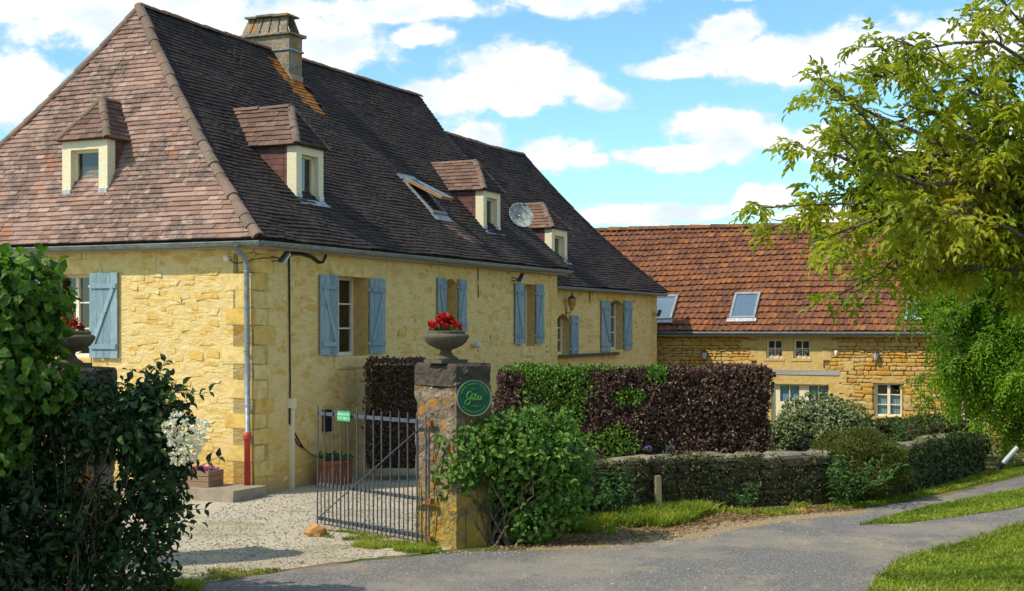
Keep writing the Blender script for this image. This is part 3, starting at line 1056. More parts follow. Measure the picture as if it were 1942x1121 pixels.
# ---- roof: underlay + tiles
mb = MB()
qs_ = [i / 10 for i in range(11)]
for q, q2 in zip(qs_[:-1], qs_[1:]):
    for (P, a0, a1) in ((PM, lambda q: -.3 + 2.56 * q, lambda q: 14.5), (PE, lambda q: 9.05 - 4.675 * q, lambda q: -.3 + 4.675 * q)):
        mb.quad(P(q, a0(q)), P(q, a1(q)), P(q2, a1(q2)), P(q2, a0(q2)))
    Pb = lambda q, s: (s, 9.05 - 4.675 * q, ZE + 5.0 * f_m(q))
    mb.quad(Pb(q, 14.5), Pb(q, -.3 + 2.56 * q), Pb(q2, -.3 + 2.56 * q2), Pb(q2, 14.5))
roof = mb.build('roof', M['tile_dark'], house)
mb = MB()
for q, q2 in zip(qs_[:-1], qs_[1:]):
    mb.quad(PWF(q, 14.0), PWF(q, 24.9 - 3.7 * q), PWF(q2, 24.9 - 3.7 * q2), PWF(q2, 14.0))
    Pb = lambda q, s: (s, 7.9 - 3.8 * q, 4.15 + 4.5 * f_w(q))
    mb.quad(Pb(q, 24.9 - 3.7 * q), Pb(q, 14.0), Pb(q2, 14.0), Pb(q2, 24.9 - 3.7 * q2))
    mb.quad(PWE(q, .3 + 3.8 * q), PWE(q, 7.9 - 3.8 * q), PWE(q2, 7.9 - 3.8 * q2), PWE(q2, .3 + 3.8 * q2))
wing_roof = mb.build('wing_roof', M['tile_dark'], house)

rows = arc_rows(PE, 4, .108)
hip_tiles = roof_rows(PE, rows, lambda q: -.3 + 4.675 * q, lambda q: 9.05 - 4.675 * q, .20, .022, .028, 1.5, wav=.035)
# PE runs with s = b: the outward normal comes from the reversed axis
hip_tiles = []
PEr = lambda q, s: PE(q, -s)
for m_, c, q in roof_rows(PEr, rows, lambda q: -(9.05 - 4.675 * q), lambda q: -(-.3 + 4.675 * q), .25, .024, .036, 1.5, wav=.02):
    hip_tiles.append((m_, -c, q))
vis = [t_ for t_ in hip_tiles if .03 < t_[2] < .62 and t_[1] < 5.6 and not (3.45 < t_[1] < 4.75 and .12 < t_[2] < .62)]
random.shuffle(vis)
single = set(id(t_) for t_ in sorted(vis, key=lambda t_: t_[1])[:300])
for t_ in hip_tiles:
    if id(t_) in single:
        kit_pink.single(t_[0], roof)
kit_pink.merged('roof_tiles', [t_[0] for t_ in hip_tiles if id(t_) not in single], roof)
rows = arc_rows(PM, 4, .112)
ft = roof_rows(PM, rows, lambda q: -.3 + 2.56 * q, lambda q: 14.5, .23, .020, .030, 1.5, wav=.05)
bq = lambda t_: t_[2] * 4.675 - .3
lich = lambda t_: 3.1 < bq(t_) < 4.15 and 6.55 + max(0, 3.5 - bq(t_)) * .7 < t_[1] < (6.92 if bq(t_) > 3.76 else 7.42) + random.uniform(-.08, .08)
kit_lichen.merged('lichen_tiles', [t_[0] for t_ in ft if lich(t_)], roof)
brown = lambda t_: (8.7 + (.27 - t_[2]) * 2.5 < t_[1] < 9.4 + (.27 - t_[2]) * 4 and t_[2] < .27 and t_[2] > .10)
kit_brown.merged('washed_tiles', [t_[0] for t_ in ft if brown(t_) and not lich(t_)], roof)
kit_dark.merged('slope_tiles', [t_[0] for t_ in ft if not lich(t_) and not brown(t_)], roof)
rows = arc_rows(PWF, 16, .112)
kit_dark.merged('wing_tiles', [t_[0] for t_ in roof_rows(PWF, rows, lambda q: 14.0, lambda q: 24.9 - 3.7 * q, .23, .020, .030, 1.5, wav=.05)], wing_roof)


def cover_line(p0f, n_, rad, kit, parent, name, up, lapse=1.15, end=1.0):
    """half-round tiles laid along a line p0f(t), t 0..1 from low to high"""
    for i in range(n_):
        a, b = Vector(p0f(i / n_ * end)), Vector(p0f((i + 1) / n_ * end))
        t_ = b - a
        x = t_.cross(Vector(up))
        x.normalize()
        z = x.cross(t_).normalized()
        r_ = rad * random.uniform(.92, 1.08)
        kit.single(frame(a - z * .01 + x * random.uniform(-.01, .01), x * r_, t_ * lapse, z * r_ * .85), parent, name)


hipR = lambda q: (-.3 + 2.56 * q, -.3 + 4.675 * q, ZE + 5 * f_m(q) + .03)
hipL = lambda q: (-.3 + 2.56 * q, 9.05 - 4.675 * q, ZE + 5 * f_m(q) + .03)
cover_line(hipR, 21, .112, kit_half, roof, 'hip_tile', (-.6, -.4, .8))
cover_line(hipL, 21, .112, kit_half, roof, 'hip_tile', (-.6, .4, .8))
kit_dk_half = Kit('ridge_tile', [v_half() for _ in range(4)], M['tile_brown'])
cover_line(lambda t_: (RA + (14.5 - RA) * t_, RB, ZR + .03 - .05 * math.sin(math.pi * t_)), 34, .12, kit_dk_half, roof, 'ridge_tile', (0, 0, 1))
cover_line(lambda t_: (14.5 + (21.2 - 14.5) * t_, 4.1, 8.66 - .06 * math.sin(math.pi * t_)), 19, .12, kit_dk_half, wing_roof, 'ridge_tile', (0, 0, 1))
cover_line(lambda q: (24.9 - 3.7 * q, .3 + 3.8 * q, 4.17 + 4.5 * f_w(q)), 18, .10, Kit('hip_tile', [v_half() for _ in range(3)], M['tile_dark']), wing_roof, 'hip_tile', (.5, -.5, .8))


# ---- dressed corner stones, window surrounds and the field stones that show through the plaster
def face_f(s, z, wd, ht, pr, d0=0.0):
    return frame((s, d0 - .004, z), (wd, 0, 0), (0, 0, ht), (0, -pr, 0))


def face_h(s, z, wd, ht, pr):
    return frame((-.004, s, z), (0, -wd, 0), (0, 0, ht), (-pr, 0, 0))


z = -.02
i = 0
while z < 4.35:
    h = random.uniform(.26, .40)
    wl = .62 if i % 2 else .36
    ws = .34 if i % 2 else .60
    wl *= random.uniform(.85, 1.15)
    ws *= random.uniform(.85, 1.15)
    kit_quoin.single(face_f(wl / 2 - .008, z + h / 2, wl, h * .95, .009), house)
    if random.random() < .6:
        kit_quoin.single(face_h(ws / 2 - .008, z + h / 2, ws, h * .95, .009), house)
    z += h
    i += 1
z = -.1
while z < 4.0:
    h = random.uniform(.26, .40)
    wl = random.choice((.5, .3)) * random.uniform(.9, 1.1)
    kit_quoin.single(face_f(14.2 - wl / 2, z + h / 2, wl, h * .95, .010), house)
    wl = random.choice((.5, .3)) * random.uniform(.9, 1.1)
    kit_quoin.single(face_f(24.62 - wl / 2, z + h / 2, wl, h * .95, .010, .6), house)
    z += h


def surround(op, d0, mk):
    a, b, c, d = op
    kit_quoin.single(mk((a + b) / 2, d + .14, b - a + .5, .27, .008), house, 'lintel')
    kit_quoin.single(mk((a + b) / 2, c - .13, b - a + .12, .25, .022), house, 'sill')
    z = c
    k = 0
    while z < d - .1:
        h = min(random.uniform(.28, .42), d - z)
        for sd in (-1, 1):
            wd = (.42 if (k + (sd > 0)) % 2 else .24) * random.uniform(.9, 1.1)
            x = a - wd / 2 if sd < 0 else b + wd / 2
            kit_quoin.single(mk(x, z + h / 2, wd, h * .96, .008), house, 'jamb_stone')
        z += h
        k += 1


for op in OP_F:
    surround(op, 0, lambda *q: face_f(*q))
surround(OP_H[0], 0, lambda *q: face_h(*q))
for op in OP_W:
    surround((op[0] + 13.9, op[1] + 13.9, op[2], op[3]), .6, lambda *q: face_f(*q, .6))


def scatter_stones(n, s_lo, s_hi, z_lo, z_hi, mk, avoid, wr=(.10, .32), hr=(.05, .12)):
    got, out = [], []
    tries = 0
    while len(out) < n and tries < n * 40:
        tries += 1
        s_, z_ = random.uniform(s_lo, s_hi), random.uniform(z_lo, z_hi)
        wd = random.uniform(*wr)
        ht = random.uniform(*hr) * (1 + .4 * (wd > .3))
        if any(a - wd / 2 - .05 < s_ < b + wd / 2 + .05 and c - ht / 2 - .1 < z_ < d + ht / 2 + .05 for a, b, c, d in avoid):
            continue
        if any(abs(s_ - x) < (wd + w2) / 2 + .015 and abs(z_ - y) < (ht + h2) / 2 + .015 for x, y, w2, h2 in got):
            continue
        got.append((s_, z_, wd, ht))
        m_ = mk(s_, z_, wd, ht, random.choice((.003, .004, .005)))
        ro = Matrix.Rotation(random.uniform(-.12, .12), 4, 'Z')
        out.append(m_ @ ro)
    return out


SH_AV = [(1.9, 4.8, 2.2, 4.25), (6.9, 8.7, 2.7, 4.3), (11.2, 13.3, 2.3, 4.3), (0, .68, -1, 5), (13.7, 14.3, -1, 5)]
sh_ = scatter_stones(230, .1, 6.2, .15, 4.35, face_h, [(2.9, 5.6, 2.2, 4.25), (-.1, .66, -1, 5)])
sf_ = scatter_stones(260, .6, 14.1, .1, 4.35, face_f, SH_AV)
sw_ = scatter_stones(70, 14.4, 24.4, .4, 3.95, lambda *q: face_f(*q, .6), [(15.4, 17.3, 1.9, 3.7), (19.0, 22.0, 2.0, 4.2)])
for m_ in sh_[:150] + sf_[:150]:
    kit_field.single(m_, house)
kit_field.merged('field_stones', sh_[150:] + sf_[150:] + sw_, house)


# ---- arched heads (fill the square opening down to a flat arch)
def arch(op, rise, P, depth):
    a, b, c, d = op
    mb = MB()
    n = 10
    pts = []
    for i in range(n + 1):
        t_ = i / n
        x = a + (b - a) * t_
        pts.append((x, d - rise * (2 * t_ - 1) ** 2))
    for i in range(n):
        (x0, z0), (x1, z1) = pts[i], pts[i + 1]
        e = -.003
        mb.quad(P(x0, e, z0), P(x1, e, z1), P(x1, e, d + .002), P(x0, e, d + .002), 0.5)
        mb.quad(P(x0, e, z0), P(x0, depth, z0), P(x1, depth, z1), P(x1, e, z1), 0.5)
    return mb.build('arch_head', M['dressed_stone'], house)


arch(OP_F[1], .12, PF, .44)
arch(OP_W[0], .17, PWG, .44)
arch(OP_W[1], .14, PWG, .44)


# ---- casement windows: frame object with pane and bar children
def window(op, P, rec, cols, rows_, name='window', fr=.055, paint='white_paint', parent=None, mull=.075, glassm='glass'):
    a, b, c, d = op
    parent = parent or house
    mb = MB()

    def bar(x0, x1, z0, z1, d0, d1):
        v = [P(x0, d0, z0), P(x1, d0, z0), P(x1, d1, z0), P(x0, d1, z0), P(x0, d0, z1), P(x1, d0, z1), P(x1, d1, z1), P(x0, d1, z1)]
        mb.add(v, [(0, 3, 2, 1), (4, 5, 6, 7), (0, 1, 5, 4), (1, 2, 6, 5), (2, 3, 7, 6), (3, 0, 4, 7)], .5)
    r0, r1 = rec, rec + .06
    bar(a, a + fr, c, d, r0, r1)
    bar(b - fr, b, c, d, r0, r1)
    bar(a + fr, b - fr, c, c + fr * 1.3, r0, r1)
    bar(a + fr, b - fr, d - fr, d, r0, r1)
    o = None
    ax, bx, cz, dz = a + fr, b - fr, c + fr * 1.3, d - fr
    wcol = (bx - ax - mull * (cols - 1)) / cols
    hrow = (dz - cz - .028 * (rows_ - 1)) / rows_
    cells = []
    for i in range(cols):
        x0 = ax + i * (wcol + mull)
        if i:
            bar(x0 - mull, x0, cz, dz, r0 - .012, r1)
        for j in range(rows_):
            z0 = cz + j * (hrow + .028)
            cells.append((x0, x0 + wcol, z0, z0 + hrow))
            if j:
                bar(x0, x0 + wcol, z0 - .028, z0, r0 + .008, r1 - .01)
    o = mb.build(name, M[paint], parent)
    for (x0, x1, z0, z1) in cells:
        g = MB()
        g.quad(P(x0, r0 + .035, z0), P(x1, r0 + .035, z0), P(x1, r0 + .035, z1), P(x0, r0 + .035, z1))
        g.build('pane', M[glassm], o)
    return o


window((OP_F[0][0], OP_F[0][1], OP_F[0][2], OP_F[0][3]), PF, .34, 2, 3)
window(OP_F[1], PF, .36, 2, 3)
window(OP_F[2], PF, .22, 2, 3)
window(OP_H[0], PH, .26, 2, 3)
window(OP_W[0], PWG, .22, 2, 3)
window(OP_W[1], PWG, .24, 2, 3)


# ---- board shutters folded back against the wall
def shutter(x, zc, wd, ht, mk, mirror):
    """mk gives the frame at (x, z): x right seen from outside, y up, z outwards"""
    root = link('shutter', None, house, mk(x, zc))
    n = 4
    e = wd / n
    for i in range(n):
        p = MB()
        x0 = -wd / 2 + i * e
        p.box((x0 + .003, -ht / 2 + random.uniform(-.006, .006), .022 + random.uniform(0, .004)), (x0 + e - .003, ht / 2 + random.uniform(-.006, .006), .05))
        p.build('plank', M['shutter_paint'], root)
    for zb in (ht * .345, -ht * .365):
        p = MB()
        p.box((-wd / 2 + .05, zb - .045, .0505), (wd / 2 - .02, zb + .045, .078))
        p.build('batten', M['shutter_paint'], root)
    a = Vector((-wd / 2 + .10, ht * .345 - .05, .0505))
    b = Vector((wd / 2 - .10, -ht * .365 + .05, .0505))
    if mirror:
        a.x, b.x = -a.x, -b.x
    t_ = (b - a).normalized()
    s_ = Vector((-t_.y, t_.x, 0)) * .04
    p = MB()
    zz = Vector((0, 0, .0265))
    p.add([a - s_, a + s_, b + s_, b - s_, a - s_ + zz, a + s_ + zz, b + s_ + zz, b - s_ + zz], [(0, 3, 2, 1), (4, 5, 6, 7), (0, 1, 5, 4), (1, 2, 6, 5), (2, 3, 7, 6), (3, 0, 4, 7)])
    p.build('brace', M['shutter_paint'], root)
    sx = 1 if mirror else -1
    for zb in (ht * .345, -ht * .365):
        p = MB()
        p.box((-sx * wd / 2 - .03, zb - .02, .0), (-sx * wd / 2 + .03, zb + .02, .045))
        p.build('hinge', M['grey_plastic'], root)
    p = MB()
    p.box((-.012, -ht / 2 - .05, .03), (.012, -ht / 2 - .008, .06))
    p.build('latch', M['grey_plastic'], root)
    return root


def mkf(d0):
    return lambda x, z: frame((x, d0 - .012, z), (1, 0, 0), (0, 0, 1), (0, -1, 0))


mkh = lambda x, z: frame((-.012, x, z), (0, -1, 0), (0, 0, 1), (-1, 0, 0))
shutter(2.44, 3.235, .65, 1.56, mkf(0), False)
shutter(4.32, 3.225, .63, 1.54, mkf(0), True)
shutter(7.25, 3.50, .41, 1.20, mkf(0), False)
shutter(8.29, 3.50, .41, 1.20, mkf(0), True)
shutter(11.57, 3.33, .52, 1.54, mkf(0), False)
shutter(12.89, 3.34, .52, 1.54, mkf(0), True)
shutter(3.34, 3.215, .66, 1.60, mkh, True)
shutter(5.05, 3.215, .60, 1.60, mkh, False)
shutter(16.88, 2.77, .60, 1.13, mkf(.6), True)
shutter(19.52, 3.02, .78, 1.56, mkf(.6), False)
shutter(21.56, 3.04, .76, 1.56, mkf(.6), True)

# string course below the wing windows
mb = MB()
mb.box((15.2, .46, 2.12), (20.5, .602, 2.205), jit=.006)
mb.build('ledge', M['urn_stone'], house)


# ---- gutters and the downpipe
def gutter(p0, p1, down, name='gutter', r_=.075):
    p0, p1 = Vector(p0), Vector(p1)
    t_ = (p1 - p0).normalized()
    o = Vector(down)
    mb = MB()
    n = 7
    k = max(2, int((p1 - p0).length / .6))
    vs, fs = [], []
    for i in range(k + 1):
        p = p0.lerp(p1, i / k)
        p = p + Vector((0, 0, mnoise.noise(Vector((i * .4, p0.x, 0))) * .018))
        for j in range(n + 1):
            a = math.pi * j / n
            vs.append(p + o * (r_ * math.cos(a)) + Vector((0, 0, -r_ * math.sin(a))))
    for i in range(k):
        for j in range(n):
            fs.append((i * (n + 1) + j, i * (n + 1) + j + 1, (i + 1) * (n + 1) + j + 1, (i + 1) * (n + 1) + j))
    mb.add(vs, fs)
    mb.tube([p0 + o * r_, p1 + o * r_], .012, 5)
    return mb.build(name, M['zinc'], house)


gutter((-.30, -.30, 4.50), (14.45, -.30, 4.51), (0, -1, 0))
gutter((-.30, -.36, 4.50), (-.30, 8.9, 4.50), (-1, 0, 0))
gutter((14.3, .32, 4.12), (24.8, .32, 4.12), (0, -1, 0))
mb = MB()
mb.box((-.22, -.22, 4.40), (14.4, .0, 4.52), rnd=.2)
mb.box((-.22, .0, 4.40), (.0, 8.8, 4.52), rnd=.4)
mb.box((14.3, .40, 4.04), (24.7, .6, 4.14), rnd=.3)
mb.build('eaves_board', M['grey_wood'], house)
mb = MB()
mb.tube([(-.36, .14, 4.44), (-.33, .14, 4.36), (-.14, .10, 4.22), (-.11, .085, 4.1), (-.11, .07, 2.6), (-.11, .06, .95)], .05, 10)
for z_ in (4.0, 2.55, 1.6):
    mb.tube([(-.11, .08, z_ - .015), (-.11, .08, z_ + .015)], .06, 10)
pipe = mb.build('downpipe', M['zinc'], house, smooth=True)
mb = MB()
mb.lathe([(.056, 0), (.056, .82), (.07, .83), (.074, .90), (.068, .96), (.05, .97)], 12, Matrix.Translation((-.115, .065, .17)))
mb.build('pipe_boot', M['red_pipe'], pipe, smooth=True)

# ---- cables on the facade
mb = MB()
cb = [(1.10, 1.20), (1.12, 2.0), (1.10, 3.0), (1.09, 3.9), (1.08, 4.28), (1.14, 4.36), (1.5, 4.37), (1.85, 4.33), (2.1, 4.24), (2.25, 4.24), (2.35, 4.34), (2.38, 4.44)]
mb.tube([(x, -.025, z_) for x, z_ in cb], [.016] * 3 + [.02] * 2 + [.035] * 4 + [.022] * 3, 6)
mb.tube([(1.13, -.02, 1.3), (1.25, -.02, 1.05), (1.42, -.03, .85), (1.55, -.02, .74)], .015, 6)
mb.tube([(1.10, -.02, 1.25), (1.20, -.03, 1.0), (1.36, -.02, .82), (1.55, -.03, .72)], .012, 6)
mb.tube([(1.55, -.02, .74), (1.75, -.03, .62), (2.0, -.02, .52)], .009, 5)
mb.tube([(-.02, .52, 4.21), (-.03, .4, 4.14), (-.03, .2, 4.15), (-.05, -.0, 4.2), (.3, -.03, 4.24), (.5, -.03, 4.25)], .008, 5)
mb.tube([(9.2, -.012, 4.4), (9.22, -.012, 3.7)], .012, 5)
mb.tube([(18.2, .58, 4.1), (18.2, .58, 3.85), (18.15, .56, 3.75)], .014, 5)
mb.build('wall_cable', M['black_plastic'], house)
mb = MB()
mb.box((1.12, -.07, -.1), (1.20, .0, 1.55))
mb.box((1.09, -.09, 1.50), (1.23, .0, 1.68))
mb.build('cable_duct', M['cream_paint'], house)


# ---- dormers
def dormer(M0, wd, h, apex, parent, depth, window_cols=1):
    """M0: origin bottom centre of the front, x right seen from outside, y into the roof, z up"""
    root = link('dormer', None, parent, M0)
    w2 = wd / 2
    P = lambda s, d, z: (s, d, z)
    mb = MB()
    fr = wd * .19
    # front: two posts, head, with depth
    for (x0, x1, z0, z1) in ((-w2, -w2 + fr, -.25, h), (w2 - fr, w2, -.25, h), (-w2 + fr, w2 - fr, h - fr * .9, h), (-w2 + fr, w2 - fr, -.25, .02)):
        mb.box((x0, 0, z0), (x1, .22, z1), rnd=.5)
    mb.build('surround', M['cream_paint'], root)
    window((-w2 + fr, w2 - fr, .02, h - fr * .9), P, .13, 1, 1, 'window_frame', .05, 'cream_paint', root)
    mb = MB()
    mb.quad((-w2, .3, -.3), (w2, .3, -.3), (w2, .3, h), (-w2, .3, h))
    mb.build('interior', M['interior'], root)
    # lead apron
    mb = MB()
    sl_ = depth[2]
    mb.add([(-w2 - .02, -.006, .05), (w2 + .02, -.006, .05), (w2 + .06, -.15, -.15 * sl_ + .075), (-w2 - .06, -.15, -.15 * sl_ + .075)], [(0, 3, 2, 1)])
    for sx in (-1, 1):
        mb.box((sx * (w2 - fr / 2) - fr * .5, -.02, .0), (sx * (w2 - fr / 2) + fr * .5, -.004, .15))
    mb.build('apron', M['lead'], root)
    # cheeks: tiled triangles running back into the roof
    for sx in (-1, 1):
        mb = MB()
        yb = depth[1]
        mb.add([(sx * (w2 - .03), .05, -.25), (sx * (w2 - .03), .05, h), (sx * (w2 - .03), yb, h), (sx * (w2 - .03), yb, -.25)], [(0, 1, 2, 3)])
        ck = mb.build('cheek', M['slate_cheek'], root)
        z_ = -.2
        k = 0
        while z_ < h - .05:
            y_ = .22 - (.1 if k % 2 else 0)
            while y_ < yb:
                y1 = min(y_ + .21, yb)
                ya = max(y_, .21)
                if y1 - ya > .03 and ya < (z_ + .3) / max(sl_, .5) + .25:
                    m_ = frame((sx * (w2 - .022), (ya + y1) / 2, z_), (0, -sx * (y1 - ya - .006), 0) if sx < 0 else (0, (y1 - ya - .006), 0), (-sx * .010, 0, .2), (sx * .018, 0, 0))
                    kit_cheek.single(m_, ck)
                y_ = y1
            z_ += .115
            k += 1
    # hipped roof
    ov = .075
    e0 = h - .02
    rise = apex - e0
    run = w2 + ov
    R0 = (0, -ov + run * .92, apex)      # front end of ridge
    rb = depth[0]
    A = lambda q, s: (-(run) + run * q, s, e0 + rise * q)
    mb = MB()
    nl = 5
    mb.add([(-run, -ov, e0), (run, -ov, e0), (run, rb, e0), (-run, rb, e0), (0, R0[1], apex), (0, rb, apex)], [(0, 1, 4), (1, 2, 5, 4), (3, 0, 4, 5), (0, 3, 2, 1)])
    rf = mb.build('dormer_roof', M['tile_brown'], root)
    fy = R0[1] + ov
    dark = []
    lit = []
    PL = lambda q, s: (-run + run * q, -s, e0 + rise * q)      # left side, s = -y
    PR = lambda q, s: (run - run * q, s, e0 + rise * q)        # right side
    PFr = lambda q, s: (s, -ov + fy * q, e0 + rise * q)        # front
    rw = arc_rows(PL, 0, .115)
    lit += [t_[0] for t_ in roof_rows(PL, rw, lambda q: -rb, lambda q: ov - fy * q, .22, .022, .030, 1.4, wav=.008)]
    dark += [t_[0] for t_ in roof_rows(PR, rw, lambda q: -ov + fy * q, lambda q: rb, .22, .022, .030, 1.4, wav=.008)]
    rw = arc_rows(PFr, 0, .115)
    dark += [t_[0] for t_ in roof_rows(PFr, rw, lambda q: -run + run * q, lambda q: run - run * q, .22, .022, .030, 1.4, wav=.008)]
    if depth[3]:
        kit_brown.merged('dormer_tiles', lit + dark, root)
    else:  # sunlit side browner, the others darker: light and shade put into tile colour
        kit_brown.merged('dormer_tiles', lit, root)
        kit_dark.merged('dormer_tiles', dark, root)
    cover_line(lambda t_: (-run + run * t_, -ov + fy * t_, e0 + rise * t_ + .02), 5, .085, kit_half, root, 'hip_tile', (-.4, -.5, .8))
    cover_line(lambda t_: (run - run * t_, -ov + fy * t_, e0 + rise * t_ + .02), 5, .085, kit_half if depth[3] else kit_dk_half, root, 'hip_tile', (.4, -.5, .8))
    cover_line(lambda t_: (0, R0[1] + (rb - R0[1]) * t_, apex + .01), max(2, int((rb - R0[1]) / .3)), .085, kit_half, root, 'ridge_tile', (0, 0, 1))
    return root


FX = lambda a, b, z: frame((a, b, z), (1, 0, 0), (0, 1, 0), (0, 0, 1))
EX = lambda a, b, z: frame((a, b, z), (0, -1, 0), (1, 0, 0), (0, 0, 1))
dormer(FX(3.08, .79, 5.50), 1.00, 1.10, 1.93, house, (1.95, 1.35, 1.0, False))
dormer(FX(11.58, .73, 5.44), 1.02, 1.03, 1.80, house, (1.85, 1.35, 1.0, False))
dormer(FX(17.10, 1.11, 4.93), 1.20, .94, 1.68, house, (2.1, 1.25, 1.0, False))
dormer(EX(.28, 4.08, 5.49), 1.10, 1.10, 1.93, house, (1.2, .85, 1.75, True))

# ---- chimney with leaning slabs
mb = MB()
mb.box((6.9, 3.8, 8.0), (7.46, 5.12, 9.86), jit=.012, rnd=.4)
chim = mb.build('chimney', M['chimney_stone'], house)
mb = MB()
mb.box((6.865, 3.765, 9.50), (7.495, 5.155, 9.545))
mb.build('strap', M['zinc'], chim)
mb = MB()
mb.box((6.82, 3.72, 9.865), (7.54, 5.2, 9.925), jit=.01, rnd=.8)
mb.build('cornice', M['chimney_stone'], chim)
for side in (-1, 1):
    for k in range(5):
        y_ = 3.86 + k * .265
        lean = lambda y: 4.46 + (y - 4.46) * .86
        mb = MB()
        x0 = 7.18 + side * .30
        x1 = 7.18 + side * .13
        yb0, yb1 = y_ - .01, y_ + .21
        v = [(x0 - side * .05, yb0, 9.93), (x0, yb0, 9.93), (x0, yb1, 9.93), (x0 - side * .05, yb1, 9.93), (x1 - side * .05, lean(yb0), 10.33), (x1, lean(yb0), 10.33), (x1, lean(yb1), 10.33), (x1 - side * .05, lean(yb1), 10.33)]
        mb.add(v, [(0, 3, 2, 1), (4, 5, 6, 7), (0, 1, 5, 4), (1, 2, 6, 5), (2, 3, 7, 6), (3, 0, 4, 7)])
        mb.build('slab', M['chimney_stone'], chim)
for (y0, y1, dz) in ((3.86, 4.28, 0), (4.25, 4.75, .02), (4.73, 5.06, .0)):
    mb = MB()
    mb.box((6.92, y0, 10.335 + dz), (7.44, y1, 10.375 + dz), jit=.008, rnd=.9)
    mb.build('cap_slab', M['chimney_stone'], chim)
mb = MB()
mb.add([(6.88, 3.74, 8.62), (7.48, 3.74, 8.62), (7.48, 3.79, 8.95), (6.88, 3.79, 8.95)], [(0, 1, 2, 3)])
mb.add([(6.885, 3.6, 8.6), (6.885, 4.3, 9.35), (6.885, 4.3, 9.5), (6.885, 3.75, 8.9)], [(0, 1, 2, 3)])
mb.build('flashing', M['concrete'], chim)


# ---- roof windows
def slope_frame(P, q, s, flip=1):
    p = Vector(P(q, s))
    sx = (Vector(P(q, s + .1)) - p).normalized()
    t_ = (Vector(P(q + .01, s)) - p).normalized()
    return p, sx, t_, sx.cross(t_).normalized()


p, sx, t_, n_ = slope_frame(PM, .36, 8.98)
VM = frame(p + n_ * .06, sx, t_, n_)
sky_w = link('roof_window', None, roof, VM)
tag(sky_w)
ww, hh = .62, 1.12
mb = MB()
for (x0, x1, y0, y1) in ((-ww / 2 - .07, -ww / 2, -hh / 2 - .07, hh / 2), (ww / 2, ww / 2 + .07, -hh / 2 - .07, hh / 2), (-ww / 2, ww / 2, -hh / 2 - .07, -hh / 2), (-ww / 2 - .10, ww / 2 + .10, hh / 2, hh / 2 + .16)):
    mb.box((x0, y0, -.04), (x1, y1, .05))
mb.build('casing', M['zinc'], sky_w)
mb = MB()
mb.box((-ww / 2 - .12, -hh / 2 - .28, -.02), (ww / 2 + .12, -hh / 2 - .075, -.005))
mb.build('flashing', M['lead'], sky_w)
mb = MB()
mb.quad((-ww / 2, -hh / 2, -.03), (ww / 2, -hh / 2, -.03), (ww / 2, hh / 2, -.03), (-ww / 2, hh / 2, -.03))
mb.build('interior', M['interior'], sky_w)
SM = Matrix.Translation((0, hh / 2 - .02, .06)) @ Matrix.Rotation(R(-19), 4, 'X')
mb = MB()
L = hh - .02
for (x0, x1, y0, y1) in ((-ww / 2, -ww / 2 + .06, -L, 0), (ww / 2 - .06, ww / 2, -L, 0), (-ww / 2 + .06, ww / 2 - .06, -L, -L + .06), (-ww / 2 + .06, ww / 2 - .06, -.06, 0)):
    mb.box((x0, y0, .0), (x1, y1, .03), M=SM, mi=0)
    mb.box((x0 + .005, y0 + .005, -.05), (x1 - .005, y1 - .005, -.002), M=SM, mi=1)
mb.build('sash', [M['zinc'], M['pine_wood']], sky_w)
mb = MB()
mb.box((-ww / 2 + .06, -L + .06, .006), (ww / 2 - .06, -.06, .016), M=SM)
mb.build('pane', M['sky_glass'], sky_w)

# ---- things hung on the house: satellite dish, floodlights, lantern, bulb, letter box
def H2W(a, b, z):
    return HM @ Vector((a, b, z))


dish = empty('satellite_dish', HM @ frame((13.84, 1.12, 6.02), (1, 0, 0), (0, 1, 0), (0, 0, 1)))
tag(dish, 'round grey satellite dish on the dark roof between two dormers', 'satellite dish')
mb = MB()
DM = Matrix.Rotation(R(-40), 4, 'Z') @ Matrix.Rotation(R(68), 4, 'X')
prof = [(.02, -.07), (.14, -.06), (.26, -.02), (.36, .04), (.365, .05), (.355, .05), (.25, -.005), (.13, -.045), (.02, -.055)]
mb.lathe(prof, 28, Matrix.Translation((0, -.2, .0)) @ DM)
mb.build('reflector', M['dish_metal'], dish, smooth=True)
mb = MB()
mb.tube([(-.0, -.18, .0), (.0, .0, -.03), (.0, .05, -.3)], .022, 6)
mb.build('mast', M['zinc'], dish)
mb = MB()
mb.tube([Matrix.Translation((0, -.2, 0)) @ DM @ Vector(v) for v in ((0, .34, .0), (0, .18, .30))], .012, 5)
mb.tube([Matrix.Translation((0, -.2, 0)) @ DM @ Vector(v) for v in ((0, .20, .28), (0, .14, .34))], .03, 8)
mb.build('feed_arm', M['dark_metal'], dish)


def floodlight(a, b, z, label):
    o = empty('floodlight', HM @ frame((a, b, z), (1, 0, 0), (0, 1, 0), (0, 0, 1)))
    tag(o, label, 'floodlight', 'floodlights under the eaves')
    mb = MB()
    mb.tube([(0, 0, .02), (.02, -.12, .0), (.05, -.2, -.04)], .014, 6)
    mb.tube([(.02, -.0, -.06), (.06, -.12, -.05)], .012, 6)
    mb.build('bracket', M['dark_metal'], o)
    Q = Matrix.Translation((.1, -.22, .0)) @ Matrix.Rotation(R(-38), 4, 'Y')
    mb = MB()
    mb.box((-.15, -.05, .005), (.15, .05, .05), M=Q)
    mb.build('housing', M['dark_metal'], o)
    mb = MB()
    mb.box((-.14, -.055, -.03), (.14, .045, .003), M=Q)
    mb.build('lens', M['grey_plastic'], o)


